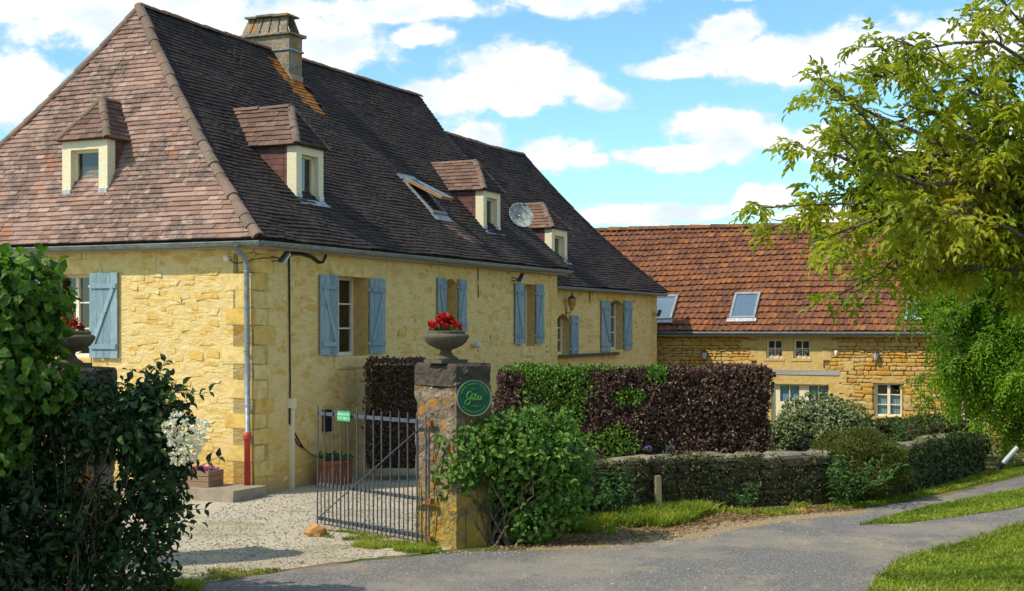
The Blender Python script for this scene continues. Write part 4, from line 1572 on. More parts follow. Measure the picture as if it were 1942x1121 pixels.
floodlight(.52, -.01, 4.25, 'small black floodlight by the cable near the house corner')
floodlight(11.15, -.01, 4.22, 'black floodlight above the tall shuttered window at the wall end')
floodlight(24.1, .59, 3.45, 'dark floodlight at the far end of the lower wing')
o = empty('wall_lamp', HM @ frame((-.01, .55, 4.22), (1, 0, 0), (0, 1, 0), (0, 0, 1)))
tag(o, 'round white bulb lamp on the sunny end wall under the gutter', 'lamp')
mb = MB()
mb.lathe([(.01, 0), (.05, .02), (.065, .06), (.05, .1), (.01, .12)], 12, Matrix.Translation((-.05, 0, -.05)))
mb.build('bulb', M['white_paint'], o, smooth=True)
mb = MB()
mb.box((-.03, -.03, -.03), (.0, .03, .03))
mb.build('base', M['grey_plastic'], o)


def lantern(Mx, label, group, s=1.0, glass='lamp_glass'):
    o = empty('wall_lantern', Mx)
    tag(o, label, 'lantern', group)
    mb = MB()
    mb.tube([(0, 0, -.30 * s), (0, -.10 * s, -.36 * s), (0, -.2 * s, -.25 * s)], .012, 6)
    mb.tube([(0, -.02, -.4 * s), (0, -.02, -.2 * s)], .02, 6)
    mb.build('bracket', M['dark_metal'], o)
    mb = MB()
    mb.lathe([(.05 * s, -.22 * s), (.09 * s, -.12 * s), (.11 * s, .02 * s), (.10 * s, .06 * s)], 6, Matrix.Translation((0, -.2 * s, 0)))
    mb.build('glass', M[glass], o)
    mb = MB()
    mb.lathe([(.13 * s, .06 * s), (.125 * s, .075 * s), (.06 * s, .14 * s), (.02 * s, .17 * s), (.03 * s, .20 * s), (.008 * s, .26 * s)], 6, Matrix.Translation((0, -.2 * s, 0)))
    mb.lathe([(.055 * s, -.25 * s), (.06 * s, -.22 * s)], 6, Matrix.Translation((0, -.2 * s, 0)))
    for k in range(6):
        a = k * math.pi / 3
        mb.tube([(math.cos(a) * .095 * s, -.2 * s + math.sin(a) * .095 * s, -.12 * s), (math.cos(a) * .112 * s, -.2 * s + math.sin(a) * .112 * s, .06 * s)], .006, 4)
    mb.build('cap', M['dark_metal'], o)
    return o


lantern(HM @ frame((16.3, .6, 3.74), (1, 0, 0), (0, 1, 0), (0, 0, 1)), 'black wall lantern with amber glass above the arched opening', None, 1.0)
mb = MB()
mb.box((-.08, -.12, -.2), (.08, .0, .2))
mb.box((-.09, -.14, .2), (.09, .0, .225))
tag(mb.build('letter_box', M['black_plastic'], None, HM @ frame((2.33, -.012, 1.18), (1, 0, 0), (0, 1, 0), (0, 0, 1))), 'black letter box on the house wall behind the iron gate', 'letter box')
mb = MB()
mb.tube([(0, 0, 0), (0, -.12, 0)], .03, 8)
mb.lathe([(.02, 0), (.07, .05), (.08, .09), (.06, .1)], 10, Matrix.Translation((0, -.1, -.03)) @ Matrix.Rotation(R(70), 4, 'Y'))
tag(mb.build('wall_spout', M['grey_plastic'], None, HM @ frame((8.9, -.005, 2.58), (1, 0, 0), (0, 1, 0), (0, 0, 1))), 'small pale grey plastic fitting on the wall beside the urn', 'wall fitting')

# ------------------------------------------------------------------ the barn, at right angles to the house
BM_ = Matrix.Translation((5.847, 47.93, 0)) @ Matrix.Rotation(ANG, 4, 'Z')
barn = empty('barn', BM_)
tag(barn, 'long stone barn with orange red tiled roof and roof windows', 'barn')
PB = lambda s, d, z: (d, 8.0 - s, z)         # s runs to the right seen from the lane
# openings along y: (right, left)
by = lambda y: 8.0 - y
OB = [(by(-2.98), by(-3.53), 1.96, 2.58), (by(-3.90), by(-4.45), 1.96, 2.58), (by(-3.15), by(-5.08), -.6, 1.09), (by(-6.57), by(-7.42), .08, 1.17), (by(-8.86), by(-9.75), -.6, 1.2)]
wall_grid(22.5, -1.5, 2.86, OB, .5, 'front_wall', M['barn_mortar'], barn, PB)
# dressed render around the doors, proud of the rubble
mb = MB()


def patch(y0, y1, z0, z1, pr=.02):
    """rectangle of render between y0 (left) and y1 (right), cut round the openings"""
    ys = sorted({y0, y1} | {v for o in OB for v in (8 - o[0], 8 - o[1]) if y1 < v < y0}, reverse=True)
    zs = sorted({z0, z1} | {v for o in OB for v in (o[2], o[3]) if z0 < v < z1})
    for i in range(len(ys) - 1):
        for j in range(len(zs) - 1):
            cy, cz = (ys[i] + ys[i + 1]) / 2, (zs[j] + zs[j + 1]) / 2
            if any(o[0] < 8 - cy < o[1] and o[2] < cz < o[3] for o in OB):
                continue
            mb.quad((-pr, ys[i], zs[j]), (-pr, ys[i + 1], zs[j]), (-pr, ys[i + 1], zs[j + 1]), (-pr, ys[i], zs[j + 1]), rnd=.5)


patch(-2.66, -4.9, 1.62, 2.84, .03)
patch(-2.4, -5.42, -1.4, 1.62, .028)
mb.build('render', M['barn_plaster'], barn)
kq = Kit('dressed_block', [v_box(.03) for _ in range(6)], M['barn_plaster'])
z = -.2
k = 0
while z < 2.7:
    h = random.uniform(.26, .4)
    for (y0, sd) in ((-4.9 if z > 1.6 else -5.42, -1), (-2.66 if z > 1.6 else -2.4, 1)):
        wd = (.5 if k % 2 else .28) * random.uniform(.8, 1.2)
        kq.single(frame((.0, y0 + sd * (wd / 2 - .03), z + h / 2), (0, -wd, 0), (0, 0, h * .95), (-.04, 0, 0)), barn)
    z += h
    k += 1
mb = MB()
mb.box((-.055, -5.44, 1.40), (.02, -2.92, 1.575), jit=.012)
mb.build('timber_lintel', M['grey_wood'], barn)
for (y0, y1) in ((-2.9, -3.6), (-3.83, -4.52)):
    mb = MB()
    mb.box((-.05, y1, 1.86), (.1, y0, 1.955), jit=.006)
    mb.build('sill', M['barn_plaster'], barn)
mb = MB()
mb.box((-.05, -7.5, -.02), (.1, -6.5, .075), jit=.006)
mb.build('sill', M['barn_plaster'], barn)
mb = MB()
mb.box((-.035, -7.56, 1.175), (.05, -6.42, 1.40), jit=.01)
mb.build('lintel', M['barn_stone'], barn)

# rubble courses
rub = []
z = -.55
while z < 2.78:
    h = random.choice((.08, .10, .13, .16, .21)) * random.uniform(.9, 1.1)
    h = min(h, 2.84 - z)
    y = 2.0
    while y > -14.2:
        wd = random.uniform(.13, .40) * (1.25 if h > .15 else 1)
        cy, cz = y - wd / 2, z + h / 2
        y -= wd
        if -5.55 < cy < -2.3 and cz < 1.62 or -5.0 < cy < -2.6 and cz >= 1.62:
            continue
        if any(by(cy) + wd / 2 > o[0] - .03 and by(cy) - wd / 2 < o[1] + .03 and cz + h / 2 > o[2] - .04 and cz - h / 2 < o[3] + .06 for o in OB[3:]):
            continue
        hh = h - random.uniform(.012, .03)
        w2 = wd - random.uniform(.012, .03)
        parts = [(cy, cz, w2, hh)]
        if h > .17 and random.random() < .4:
            s_ = random.uniform(.35, .65)
            parts = [(cy, cz - h * (1 - s_) / 2, w2, h * s_ - .02), (cy + wd * .02, cz + h * s_ / 2, w2, h * (1 - s_) - .02)]
        for (a, b, c, d) in parts:
            rub.append((frame((.004, a, b), (0, -c, 0), (0, random.uniform(-.03, .03), d), (-random.uniform(.028, .055), 0, 0)), a, b, c * d))
    z += h
vis = sorted([r_ for r_ in rub if -8.0 < r_[1] < .9 and r_[2] > -.1], key=lambda r_: -r_[3])[:300]
ids = {id(r_) for r_ in vis}
for r_ in vis:
    kit_barn.single(r_[0], barn)
kit_barn.merged('wall_stones', [r_[0] for r_ in rub if id(r_) not in ids], barn)

for (y0, y1, z0, z1) in ((-6.50, -7.49, .05, 1.17), (-8.80, -9.82, -.5, 1.2)):
    z = z0
    while z < z1 - .06:
        h = min(random.uniform(.2, .34), z1 - z)
        for (yy, sd) in ((y0, 1), (y1, -1)):
            wd = random.uniform(.2, .42)
            kit_barn.single(frame((.004, yy + sd * wd / 2, z + h / 2), (0, -wd, 0), (0, 0, h - .015), (-.062, 0, 0)), barn, 'jamb_stone')
        z += h

# barn roof
PBR = lambda q, s: (-.3 + 3.8 * q, -s, 2.84 + 3.80 * q + .10 * math.sin(q * 3.1) * math.sin(s * .35))
mb = MB()
mb.quad((-.3, 8.3, 2.80), (-.3, -14.8, 2.80), (3.5, -14.8, 6.60), (3.5, 8.3, 6.60))
mb.quad((3.5, 8.3, 6.60), (3.5, -14.8, 6.60), (7.3, -14.8, 2.80), (7.3, 8.3, 2.80))
mb.add([(-.28, -14.5, 2.8), (7.28, -14.5, 2.8), (3.5, -14.5, 6.58)], [(0, 1, 2)])
mb.quad((0, -14.5, -1.5), (7, -14.5, -1.5), (7, -14.5, 2.8), (0, -14.5, 2.8))
mb.quad((7, -14.5, -1.5), (7, 8, -1.5), (7, 8, 2.8), (7, -14.5, 2.8))
mb.quad((7, 8, -1.5), (0, 8, -1.5), (0, 8, 2.8), (7, 8, 2.8))
broof = mb.build('roof', M['tile_red'], barn)
rows = arc_rows(PBR, 0, .27)
bt = []
for m_, c, q in roof_rows(PBR, rows, lambda q: -8.2, lambda q: 14.7, .225, .036, .05, 1.18, wav=.03):
    bt.append((m_, c, q))
vis = sorted([t_ for t_ in bt if -1.0 < t_[1] < 5.4 and t_[2] < .8 and not (1.6 < t_[1] < 2.7 and .07 < t_[2] < .33)], key=lambda t_: t_[2])[:300]
ids = {id(t_) for t_ in vis}
for t_ in vis:
    kit_pan.single(t_[0], broof)
kit_pan.merged('pan_tiles', [t_[0] for t_ in bt if id(t_) not in ids], broof)
cover_line(lambda t_: (3.5, 8.3 - 23.1 * t_, 6.63 + .04 * math.sin(t_ * 7)), 58, .17, kit_half_red, broof, 'ridge_tile', (0, 0, 1))
mb = MB()
mb.box((-.34, -14.7, 2.69), (.0, 8.2, 2.80), rnd=.2)
mb.build('eaves_board', M['grey_wood'], barn)
mb = MB()
mb.tube([(-.40, 8.2, 2.79), (-.40, -14.7, 2.79)], .055, 8)
mb.build('gutter', M['old_zinc'], barn)


def roof_window(y, q, wd, ht):
    p, sx, t_, n_ = slope_frame(PBR, q, -y)
    o = link('roof_window', None, broof, frame(p + n_ * .09, sx, t_, n_))
    mb = MB()
    for (x0, x1, y0, y1) in ((-wd / 2 - .08, -wd / 2, -ht / 2 - .08, ht / 2 + .1), (wd / 2, wd / 2 + .08, -ht / 2 - .08, ht / 2 + .1), (-wd / 2, wd / 2, -ht / 2 - .08, -ht / 2), (-wd / 2, wd / 2, ht / 2, ht / 2 + .1)):
        mb.box((x0, y0, -.06), (x1, y1, .05))
    mb.build('casing', M['zinc'], o)
    mb = MB()
    mb.box((-wd / 2 - .14, -ht / 2 - .24, .0), (wd / 2 + .14, -ht / 2 - .085, .03))
    mb.build('flashing', M['lead'], o)
    mb = MB()
    mb.box((-wd / 2, -ht / 2, -.0), (wd / 2, ht / 2, .02))
    mb.build('pane', M['sky_glass'], o)


roof_window(-2.14, .205, .74, 1.05)
roof_window(.80, .205, .74, 1.05)
roof_window(-8.0, .22, .78, 1.05)

# barn windows
sm = lambda o: (o[0], o[1], o[2], o[3])
kit_w = []
for i in (0, 1):
    wn = window(sm(OB[i]), PB, .10, 2, 2, fr=.055, paint='white_paint', mull=.03, parent=barn)
    a, b, c, d = OB[i]
    mb = MB()
    for sx in (-1, 1):
        cx = (a + b) / 2
        for (dx, dz, r0, sg) in ((.12, .19, .075, 1), (.10, .085, .05, -1)):
            pts = []
            for k in range(15):
                an = k / 14 * 4.2 * math.pi / 1.6
                rr = r0 * (1 - k / 22)
                pts.append(PB(cx + sx * (dx + math.cos(an) * rr), .07, c + dz + sg * math.sin(an) * rr))
            mb.tube(pts, .009, 4)
    mb.tube([PB(a + .05, .07, c + .27), PB(b - .05, .07, c + .27)], .008, 4)
    mb.build('scroll_grille', M['white_paint'], wn)
w3 = window(sm(OB[3]), PB, .10, 2, 3, fr=.06, paint='cream_paint', mull=.09, parent=barn)
a, b, c, d = OB[3]


def curtain(x0, x1, z0, z1, dd, parent):
    mb = MB()
    n = 16
    for i in range(n):
        u0, u1 = x0 + (x1 - x0) * i / n, x0 + (x1 - x0) * (i + 1) / n
        e0, e1 = math.sin(i * 1.9) * .012, math.sin((i + 1) * 1.9) * .012
        mb.quad(PB(u0, dd + e0, z0), PB(u1, dd + e1, z0), PB(u1, dd + e1, z1), PB(u0, dd + e0, z1), rnd=.5)
    mb.build('curtain', M['curtain'], parent)


curtain(a + .06, a + .40, c + .06, c + .72, .20, w3)
curtain(b - .40, b - .06, c + .06, c + .72, .20, w3)
# glazed door leaves under the timber lintel
a, b, c, d = OB[2]
dm = MB()


def dbar(x0, x1, z0, z1, d0=.12, d1=.18):
    v = [PB(x0, d0, z0), PB(x1, d0, z0), PB(x1, d1, z0), PB(x0, d1, z0), PB(x0, d0, z1), PB(x1, d0, z1), PB(x1, d1, z1), PB(x0, d1, z1)]
    dm.add(v, [(0, 3, 2, 1), (4, 5, 6, 7), (0, 1, 5, 4), (1, 2, 6, 5), (2, 3, 7, 6), (3, 0, 4, 7)], .5)


mid = (a + b) / 2
panes = []
for (x0, x1) in ((a, mid), (mid, b)):
    dbar(x0, x0 + .27, c, d)
    dbar(x1 - .05, x1, c, d)
    dbar(x0 + .27, x1 - .05, d - .06, d)
    dbar(x0 + .27, x1 - .05, c, c + 1.1)
    xm = (x0 + .27 + x1 - .05) / 2
    dbar(xm - .015, xm + .015, c + 1.1, d - .06)
    panes += [(x0 + .27, xm - .015), (xm + .015, x1 - .05)]
door = dm.build('glazed_door', M['cream_paint'], barn)
for (x0, x1) in panes:
    g = MB()
    g.quad(PB(x0, .15, c + 1.1), PB(x1, .15, c + 1.1), PB(x1, .15, d - .06), PB(x0, .15, d - .06))
    g.build('pane', M['glass'], door)
curtain(panes[0][0], panes[1][1], c + 1.1, d - .06, .22, door)
curtain(panes[2][0], panes[3][1], c + 1.1, d - .06, .22, door)
window(sm(OB[4]), PB, .10, 2, 3, name='glazed_door', fr=.09, paint='cream_paint', mull=.12, parent=barn)
mb = MB()
mb.quad((1.0, 7.9, -1.4), (1.0, -14.4, -1.4), (1.0, -14.4, 2.8), (1.0, 7.9, 2.8))
mb.build('interior', M['interior'], barn)
lf = lambda y, z: BM_ @ frame((0, y, z), (0, -1, 0), (1, 0, 0), (0, 0, 1))
lantern(lf(-.87, 2.08), 'grey wall lantern on the barn left of the paired windows', 'barn lanterns', .8, 'grey_plastic')
lantern(lf(-6.61, 2.10), 'grey wall lantern on the barn above the window with blue curtains', 'barn lanterns', .8, 'grey_plastic')
mb = MB()
mb.lathe([(.02, -.1), (.06, -.06), (.05, .0), (.07, .06), (.02, .11)], 10)
tag(mb.build('wall_ornament', M['white_paint'], None, BM_ @ Matrix.Translation((-.05, -5.32, 2.12)), True), 'tiny white ornament on the barn stones beside the paired windows', 'ornament')

# ------------------------------------------------------------------ gate pillars and urns
PX, PY = Vector((.80, .60, 0)), Vector((-.60, .80, 0))


def lumpy_block(name, org, ex, ey, sx, sy, z0, z1, nz, material, parent, amp, seed, n=7, rnd_=.5):
    """block with an uneven hewn surface"""
    mb = MB()
    vs, fs = [], []
    per = []
    for i in range(n):
        per.append((i / n, 0))
    for i in range(n):
        per.append((1, i / n))
    for i in range(n):
        per.append((1 - i / n, 1))
    for i in range(n):
        per.append((0, 1 - i / n))
    m = len(per)
    for k in range(nz + 1):
        z = z0 + (z1 - z0) * k / nz
        for (u_, v_) in per:
            p = org + ex * (u_ * sx) + ey * (v_ * sy)
            p = Vector((p.x, p.y, z))
            c = org + ex * sx / 2 + ey * sy / 2
            d = Vector((p.x - c.x, p.y - c.y, 0))
            L = d.length
            r_ = 1.0
            if (u_ in (0, 1)) and (v_ in (0, 1)):
                r_ = .95
            o_ = (.8 * mnoise.noise(Vector((p.x * 3 + seed, p.y * 3, z * 3))) + .6 * mnoise.noise(Vector((p.x * 9 + seed, p.y * 9, z * 9))) + .45 * mnoise.noise(Vector((p.x * 21 + seed, p.y * 21, z * 21)))) * amp
            if k == nz:
                o_ -= .03
            vs.append(p + d * (r_ - 1) + d.normalized() * o_)
    for k in range(nz):
        for i in range(m):
            i2 = (i + 1) % m
            fs.append((k * m + i, k * m + i2, (k + 1) * m + i2, (k + 1) * m + i))
    fs.append(tuple(nz * m + i for i in range(m)))
    mb.add(vs, fs, rnd_)
    return mb.build(name, material, parent)


def pillar(name, org, sx, sy, label, seed):
    o = empty(name, Matrix.Translation((org.x, org.y, 0)))
    tag(o, label, 'gate pillar')
    z0 = Vector((0, 0, 0))
    lumpy_block('shaft', z0, PX, PY, sx, sy, -.1, 2.20, 60, M['pillar_stone'], o, .05, seed, 18)
    lumpy_block('cap_stone', z0 - PX * .012 - PY * .012, PX, PY, sx + .024, sy + .024, 2.19, 2.50, 9, M['pillar_stone'], o, .04, seed + 4, 18)
    return o


P0 = Vector((-.78, 18.72, 0))
pillar('gate_pillar', P0, .62, 1.0, 'weathered grey stone gate pillar with orange lichen and a round green sign', 1.0)
# dressed fluted strip on the lane side
pr = bpy.data.objects['gate_pillar']
for k, (u0, u1) in enumerate(((.02, .17), (.185, .36), (.375, .60))):
    mb = MB()
    a = PX * u0 - PY * .022
    mb.add([a + Vector((0, 0, -.05)), PX * u1 - PY * .022 + Vector((0, 0, -.05)), PX * u1 - PY * .022 + Vector((0, 0, 2.19)), a + Vector((0, 0, 2.19)),
            PX * u0 + PY * .1 + Vector((0, 0, -.05)), PX * u1 + PY * .1 + Vector((0, 0, -.05)), PX * u1 + PY * .1 + Vector((0, 0, 2.19)), PX * u0 + PY * .1 + Vector((0, 0, 2.19))],
           [(0, 1, 2, 3), (1, 5, 6, 2), (4, 0, 3, 7), (3, 2, 6, 7)], .5)
    mb.build('dressed_slab', M['pillar_stone'], pr)
P1 = Vector((-5.38, 16.75, 0))
pillar('gate_pillar', P1, .62, 1.0, 'dark gate pillar behind the leafy shrub under the urn', 7.0)


def urn(x, y, z, label):
    o = empty('stone_urn', Matrix.Translation((x, y, z)))
    tag(o, label, 'urn')
    mb = MB()
    mb.box((-.215, -.215, .0), (.215, .215, .055), M=Matrix.Rotation(R(37), 4, 'Z'), jit=.004, rnd=.4)
    mb.build('plinth', M['urn_stone'], o)
    mb = MB()
    mb.lathe([(.17, .056), (.16, .075), (.105, .11), (.075, .16), (.085, .185), (.16, .21), (.235, .25), (.285, .30), (.315, .355), (.318, .375), (.300, .395), (.262, .405), (.262, .425), (.27, .44), (.25, .447), (.235, .43), (.2, .40), (.0, .39)], 40, rnd=.5)
    mb.build('bowl', M['urn_stone'], o, smooth=True)
    return o


UX = P0 + PX * .31 + PY * .45
UR = (-.91, 19.12)
urn(UR[0], UR[1], 2.50, 'grey stone urn with red flowers on the gate pillar')
UL = (P1.x + .0, 17.15)
urn(UL[0] - .1, UL[1], 2.50, 'shaded stone urn on the pillar beside the leafy vine')


def flowers(x, y, z, rx, rz, n, label, mat_, green, seedling=.0, cat='flowers', name='flower_clump', r0=.05):
    o = empty(name, Matrix.Translation((x, y, z)))
    tag(o, label, cat)
    heads = []
    for _ in range(n):
        a, r_ = random.uniform(0, 6.28), random.random() ** .6
        px_, py_ = math.cos(a) * r_ * rx, math.sin(a) * r_ * rx * .8
        heads.append((px_, py_, rz * (1.05 - r_ * .75) * random.uniform(.45, 1.05)))
    mb = MB()
    for h in heads:
        mb.tube([(h[0] * .4, h[1] * .4, -.03), (h[0] * .8, h[1] * .8, h[2] * .6), h], .005, 4)
    mb.build('stem', M[green], o)
    for h in heads:
        k = random.randint(6, 9)
        P = np.tile(np.array(h), (k, 1)) + rng.normal(size=(k, 3)) * .008
        D = unit(k) + np.array([0, -.25, .35])
        N = unit(k)
        leaves('blossom', P, D, N, np.full(k, r0) * rng.uniform(.7, 1.3, k), M[mat_], o, .75, .15, .25, None)
    k = n * 5
    P = rng.uniform(-1, 1, (k, 3)) * np.array([rx * .9, rx * .7, .02]) + np.array([0, 0, .01])
    leaves('foliage', P, unit(k) + np.array([0, 0, .6]), unit(k), rng.uniform(.04, .08, k), M[green], o, .7, .1, .2)
    return o


flowers(UR[0] - .02, UR[1], 2.93, .21, .26, 22, 'bright red flowers massed in the stone urn', 'flower_red', 'leaf_weed', r0=.085, name='red_flowers')
flowers(UL[0] - .1, UL[1], 2.93, .22, .20, 14, 'red flowers in the shaded urn before the window', 'flower_red', 'leaf_weed', r0=.075, name='red_flowers')

# round green sign on the pillar
SG = Vector((-.515, 18.735, 2.04))
sn = Vector((.34, -.94, .02)).normalized()
sxv = Vector((-sn.y, sn.x, 0)).normalized()
sign = empty('round_sign', frame(SG, sxv, sn.cross(sxv), sn))
tag(sign, 'round green sign with the word Gîtes on the gate pillar', 'sign')
mb = MB()
mb.lathe([(.0, 0), (.238, 0), (.238, .012), (.0, .012)], 48)
mb.build('disc', M['sign_green'], sign)
mb = MB()
mb.lathe([(.231, .0125), (.244, .014), (.244, -.004), (.239, -.004)], 48, cap=False)
mb.build('rim', M['sign_rim'], sign)
mb = MB()
mb.box((-.03, -.2, -.10), (.03, .2, -.002))
mb.build('bracket', M['dark_metal'], sign)


def spline(pts, k=5):
    pts = [Vector((*p, 0)) for p in pts]
    out = []
    for i in range(len(pts) - 1):
        p0, p1, p2, p3 = pts[max(i - 1, 0)], pts[i], pts[i + 1], pts[min(i + 2, len(pts) - 1)]
        for j in range(k):
            t_ = j / k
            out.append(.5 * ((2 * p1) + (p2 - p0) * t_ + (2 * p0 - 5 * p1 + 4 * p2 - p3) * t_ ** 2 + (3 * p1 - p0 - 3 * p2 + p3) * t_ ** 3))
    return out + [pts[-1]]


mb = MB()
STROKES = [
    [(-.045, .070), (-.07, .085), (-.105, .06), (-.115, .02), (-.095, -.005), (-.065, .01), (-.05, .04), (-.06, .0), (-.075, -.055), (-.11, -.085), (-.14, -.07), (-.135, -.035), (-.09, -.015), (-.05, -.005), (-.03, .02)],
    [(-.03, .02), (-.04, -.015), (-.032, -.026), (-.015, -.012), (-.002, .015)], [(-.045, .042), (-.028, .056), (-.012, .042)],
    [(.012, .06), (-.002, .01), (-.004, -.018), (.008, -.026), (.024, -.01)], [(-.018, .028), (.032, .032)],
    [(.024, -.01), (.046, .004), (.056, .018), (.046, .026), (.034, .008), (.036, -.018), (.05, -.026), (.068, -.01)],
    [(.068, -.01), (.09, .02), (.088, .0), (.096, -.016), (.084, -.028), (.07, -.02)]]
for s_ in STROKES:
    sp = spline([(x * 1.0, y * 1.05 + .0) for x, y in s_])
    mb.tube([Vector((p.x + .012, p.y, .0145)) for p in sp], .0052, 5)
mb.build('lettering', M['sign_letter'], sign)
mb = MB()
for k in range(3):
    cx_ = -.028 + k * .026
    mb.box((cx_ - .007, .118, .0125), (cx_ + .007, .13, .0145))
for k in range(26):
    a = R(160 - k * 140 / 25)
    if k in (7, 16):
        continue
    rr = .196
    c_ = Vector((math.cos(a) * rr, math.sin(a) * rr, .0135))
    q = Matrix.Translation(c_) @ Matrix.Rotation(a - math.pi / 2, 4, 'Z')
    mb.box((-.0045, -.011, -.001), (.0045, random.uniform(.004, .012), .001), M=q)
for k in range(18):
    a = R(215 + k * 110 / 17)
    c_ = Vector((math.cos(a) * .19, math.sin(a) * .19, .0135))
    q = Matrix.Translation(c_) @ Matrix.Rotation(a + math.pi / 2, 4, 'Z')
    mb.box((-.0045, -.009, -.001), (.0045, random.uniform(.004, .01), .001), M=q)
for k in range(9):
    x_ = -.06 + k * .0135
    mb.box((x_, -.115, .0125), (x_ + .006, -.10, .0145))
mb.build('small_lettering', M['sign_letter'], sign)

# ------------------------------------------------------------------ iron gate
G0, G1 = Vector((-1.16, 19.03, 0)), Vector((-2.97, 21.04, 0))
gt = (G1 - G0)
GL = gt.length
gt.normalize()
gn = Vector((-gt.y, gt.x, 0))
gate = empty('iron_gate', frame(G0, gt, gn, (0, 0, 1)))
tag(gate, 'blue grey iron bar gate leaf standing open at the pillar', 'gate')
NB = 14
for i in range(NB):
    s_ = .03 + (GL - .06) * i / (NB - 1)
    mb = MB()
    lean = random.uniform(-.012, .012)
    tw = random.uniform(-.008, .008)
    top = 1.80 + random.uniform(-.02, .02)
    mb.tube([(s_, 0, .0 + random.uniform(0, .03)), (s_ + lean * .4, tw, .9), (s_ + lean, tw, top - .05), (s_ + lean, tw, top)], [.0125, .0125, .0125, .009], 6)
    mb.build('bar', M['gate_paint'], gate)
    if i < NB - 1:
        s2 = s_ + (GL - .06) / (NB - 1) / 2
        mb = MB()
        lean = random.uniform(-.01, .01)
        mb.tube([(s2, 0, .02 + random.uniform(0, .03)), (s2 + lean, 0, .72), (s2 + lean, 0, .80 + random.uniform(-.02, .02))], [.0105, .0105, .006], 6)
        mb.build('short_bar', M['gate_paint'], gate)
for z_ in (1.69, .62, .10):
    mb = MB()
    mb.box((-.04, -.034, z_ - .026), (GL, -.0135, z_ + .026), jit=.003)
    mb.build('rail', M['gate_paint'], gate)
    mb = MB()
    mb.box((-.10, -.03, z_ - .05), (-.015, .03, z_ + .03))
    mb.build('hinge', M['rust'], gate)
mb = MB()
mb.tube([(GL - .06, .02, .10), (.05, .02, 1.66)], .009, 6)
mb.build('brace', M['gate_paint'], gate)
mb = MB()
mb.tube([(-.03, 0, -.05), (-.03, 0, 1.75)], .014, 8)
mb.build('hinge_post', M['gate_paint'], gate)
plate = empty('gate_plate', frame(G0 + gt * (GL - .78) + Vector((0, 0, 1.685)), -gt, (0, 0, 1), -gn if gn.y > 0 else gn))
tag(plate, 'small bright green plate with white lettering fixed to the iron gate', 'sign')
mb = MB()
mb.box((-.16, -.075, .04), (.16, .075, .046))
mb.build('panel', M['bright_green'], plate)
mb = MB()
for row, z_ in enumerate((.028, -.030)):
    x_ = -.145
    while x_ < .14:
        if random.random() < .14:
            x_ += .012
        wd = random.uniform(.012, .017)
        mb.box((x_, z_ - .019, .0465), (x_ + .005, z_ + .019, .048))
        if random.random() < .75:
            zz = z_ + random.choice((-.016, 0, .014))
            mb.box((x_ + .0052, zz - .004, .0465), (x_ + wd - .004, zz + .004, .048))
        if random.random() < .5:
            mb.box((x_ + wd - .0038, z_ - .019, .0465), (x_ + wd, z_ + .019, .048))
        x_ += wd + .005
mb.build('lettering', M['white_letter'], plate)

# rock that holds the gate, slab, planter box, trough
o = core('rock', (-2.80, 19.86, .06), (.15, .12, .11), M['rock_stone'], None, .22, 2, 5)
tag(o, 'orange limestone rock lying at the free end of the iron gate', 'rock')
o = core('small_rock', (4.66, 22.3, .02), (.10, .08, .07), M['rock_stone'], None, .22, 2, 9)
tag(o, 'small brown rock on the dirt at the lane edge', 'rock')
mb = MB()
mb.box((-1.02, .0, -.1), (-.02, 2.6, .20), jit=.012)
tag(mb.build('stone_slab', M['concrete'], None, HM @ Matrix.Translation((0, -.28, 0))), 'low lichened concrete slab at the foot of the downpipe', 'slab')
pb = empty('planter_box', HM @ frame((-.52, .74, .20), (1, 0, 0), (0, 1, 0), (0, 0, 1)))
tag(pb, 'small wooden crate planter of planks on the concrete slab', 'planter')
for k in range(3):
    z0 = k * .095
    for (lo, hi) in (((-.22, -.30, z0 + .004), (-.195, .30, z0 + .09)), ((.195, -.30, z0 + .004), (.22, .30, z0 + .09)), ((-.195, -.30, z0 + .004), (.195, -.275, z0 + .09)), ((-.195, .275, z0 + .004), (.195, .30, z0 + .09))):
        mb = MB()
        mb.box(lo, hi, jit=.003)
        mb.build('plank', M['wood_box'], pb)
mb = MB()
mb.box((-.19, -.27, .02), (.19, .27, .25))
mb.build('soil', M['twig'], pb)
c_ = H2W(-.52, .74, .45)
flowers(c_.x, c_.y, c_.z, .27, .09, 26, 'pink flowers growing in the small wooden crate', 'flower_pink', 'leaf_weed', r0=.055, name='pink_flowers')
tr = empty('terracotta_trough', HM @ frame((1.95, -.45, 0), (1, 0, 0), (0, 1, 0), (0, 0, 1)))
tag(tr, 'ribbed terracotta trough against the house wall behind the gate', 'planter')
mb = MB()
mb.box((-.30, -.17, .0), (.42, .17, .42), rnd=.4)
mb.build('body', M['terracotta'], tr)
mb = MB()
mb.box((-.33, -.20, .42), (.45, .20, .475), rnd=.7)
mb.build('rim', M['terracotta'], tr)
for k in range(9):
    mb = MB()
    mb.box((-.29 + k * .08, -.185, .03), (-.25 + k * .08, -.17, .415), rnd=.6)
    mb.build('rib', M['terracotta'], tr)
c_ = H2W(2.0, -.45, .47)
o = empty('trough_plant', Matrix.Translation(c_))
tag(o, 'low green plant growing in the terracotta trough', 'plant')
P = rng.uniform(-1, 1, (160, 3)) * np.array([.3, .2, .04]) + np.array([0, 0, .05])
leaves('foliage', P, unit(160) + np.array([0, 0, .8]), unit(160), rng.uniform(.05, .13, 160), M['leaf_weed'], o, .5)

# ------------------------------------------------------------------ lane-side garden wall
WALL = [(-.22, 19.42), (.45, 20.55), (1.2, 21.65), (2.3, 22.55), (3.6, 23.02), (5.1, 23.5), (6.74, 24.65), (8.35, 26.7), (9.75, 28.75)]


def wall_h(s):
    return .92 + .012 * math.sin(s * 1.7) - (.16 * clip01((s - 11.5) / 4))


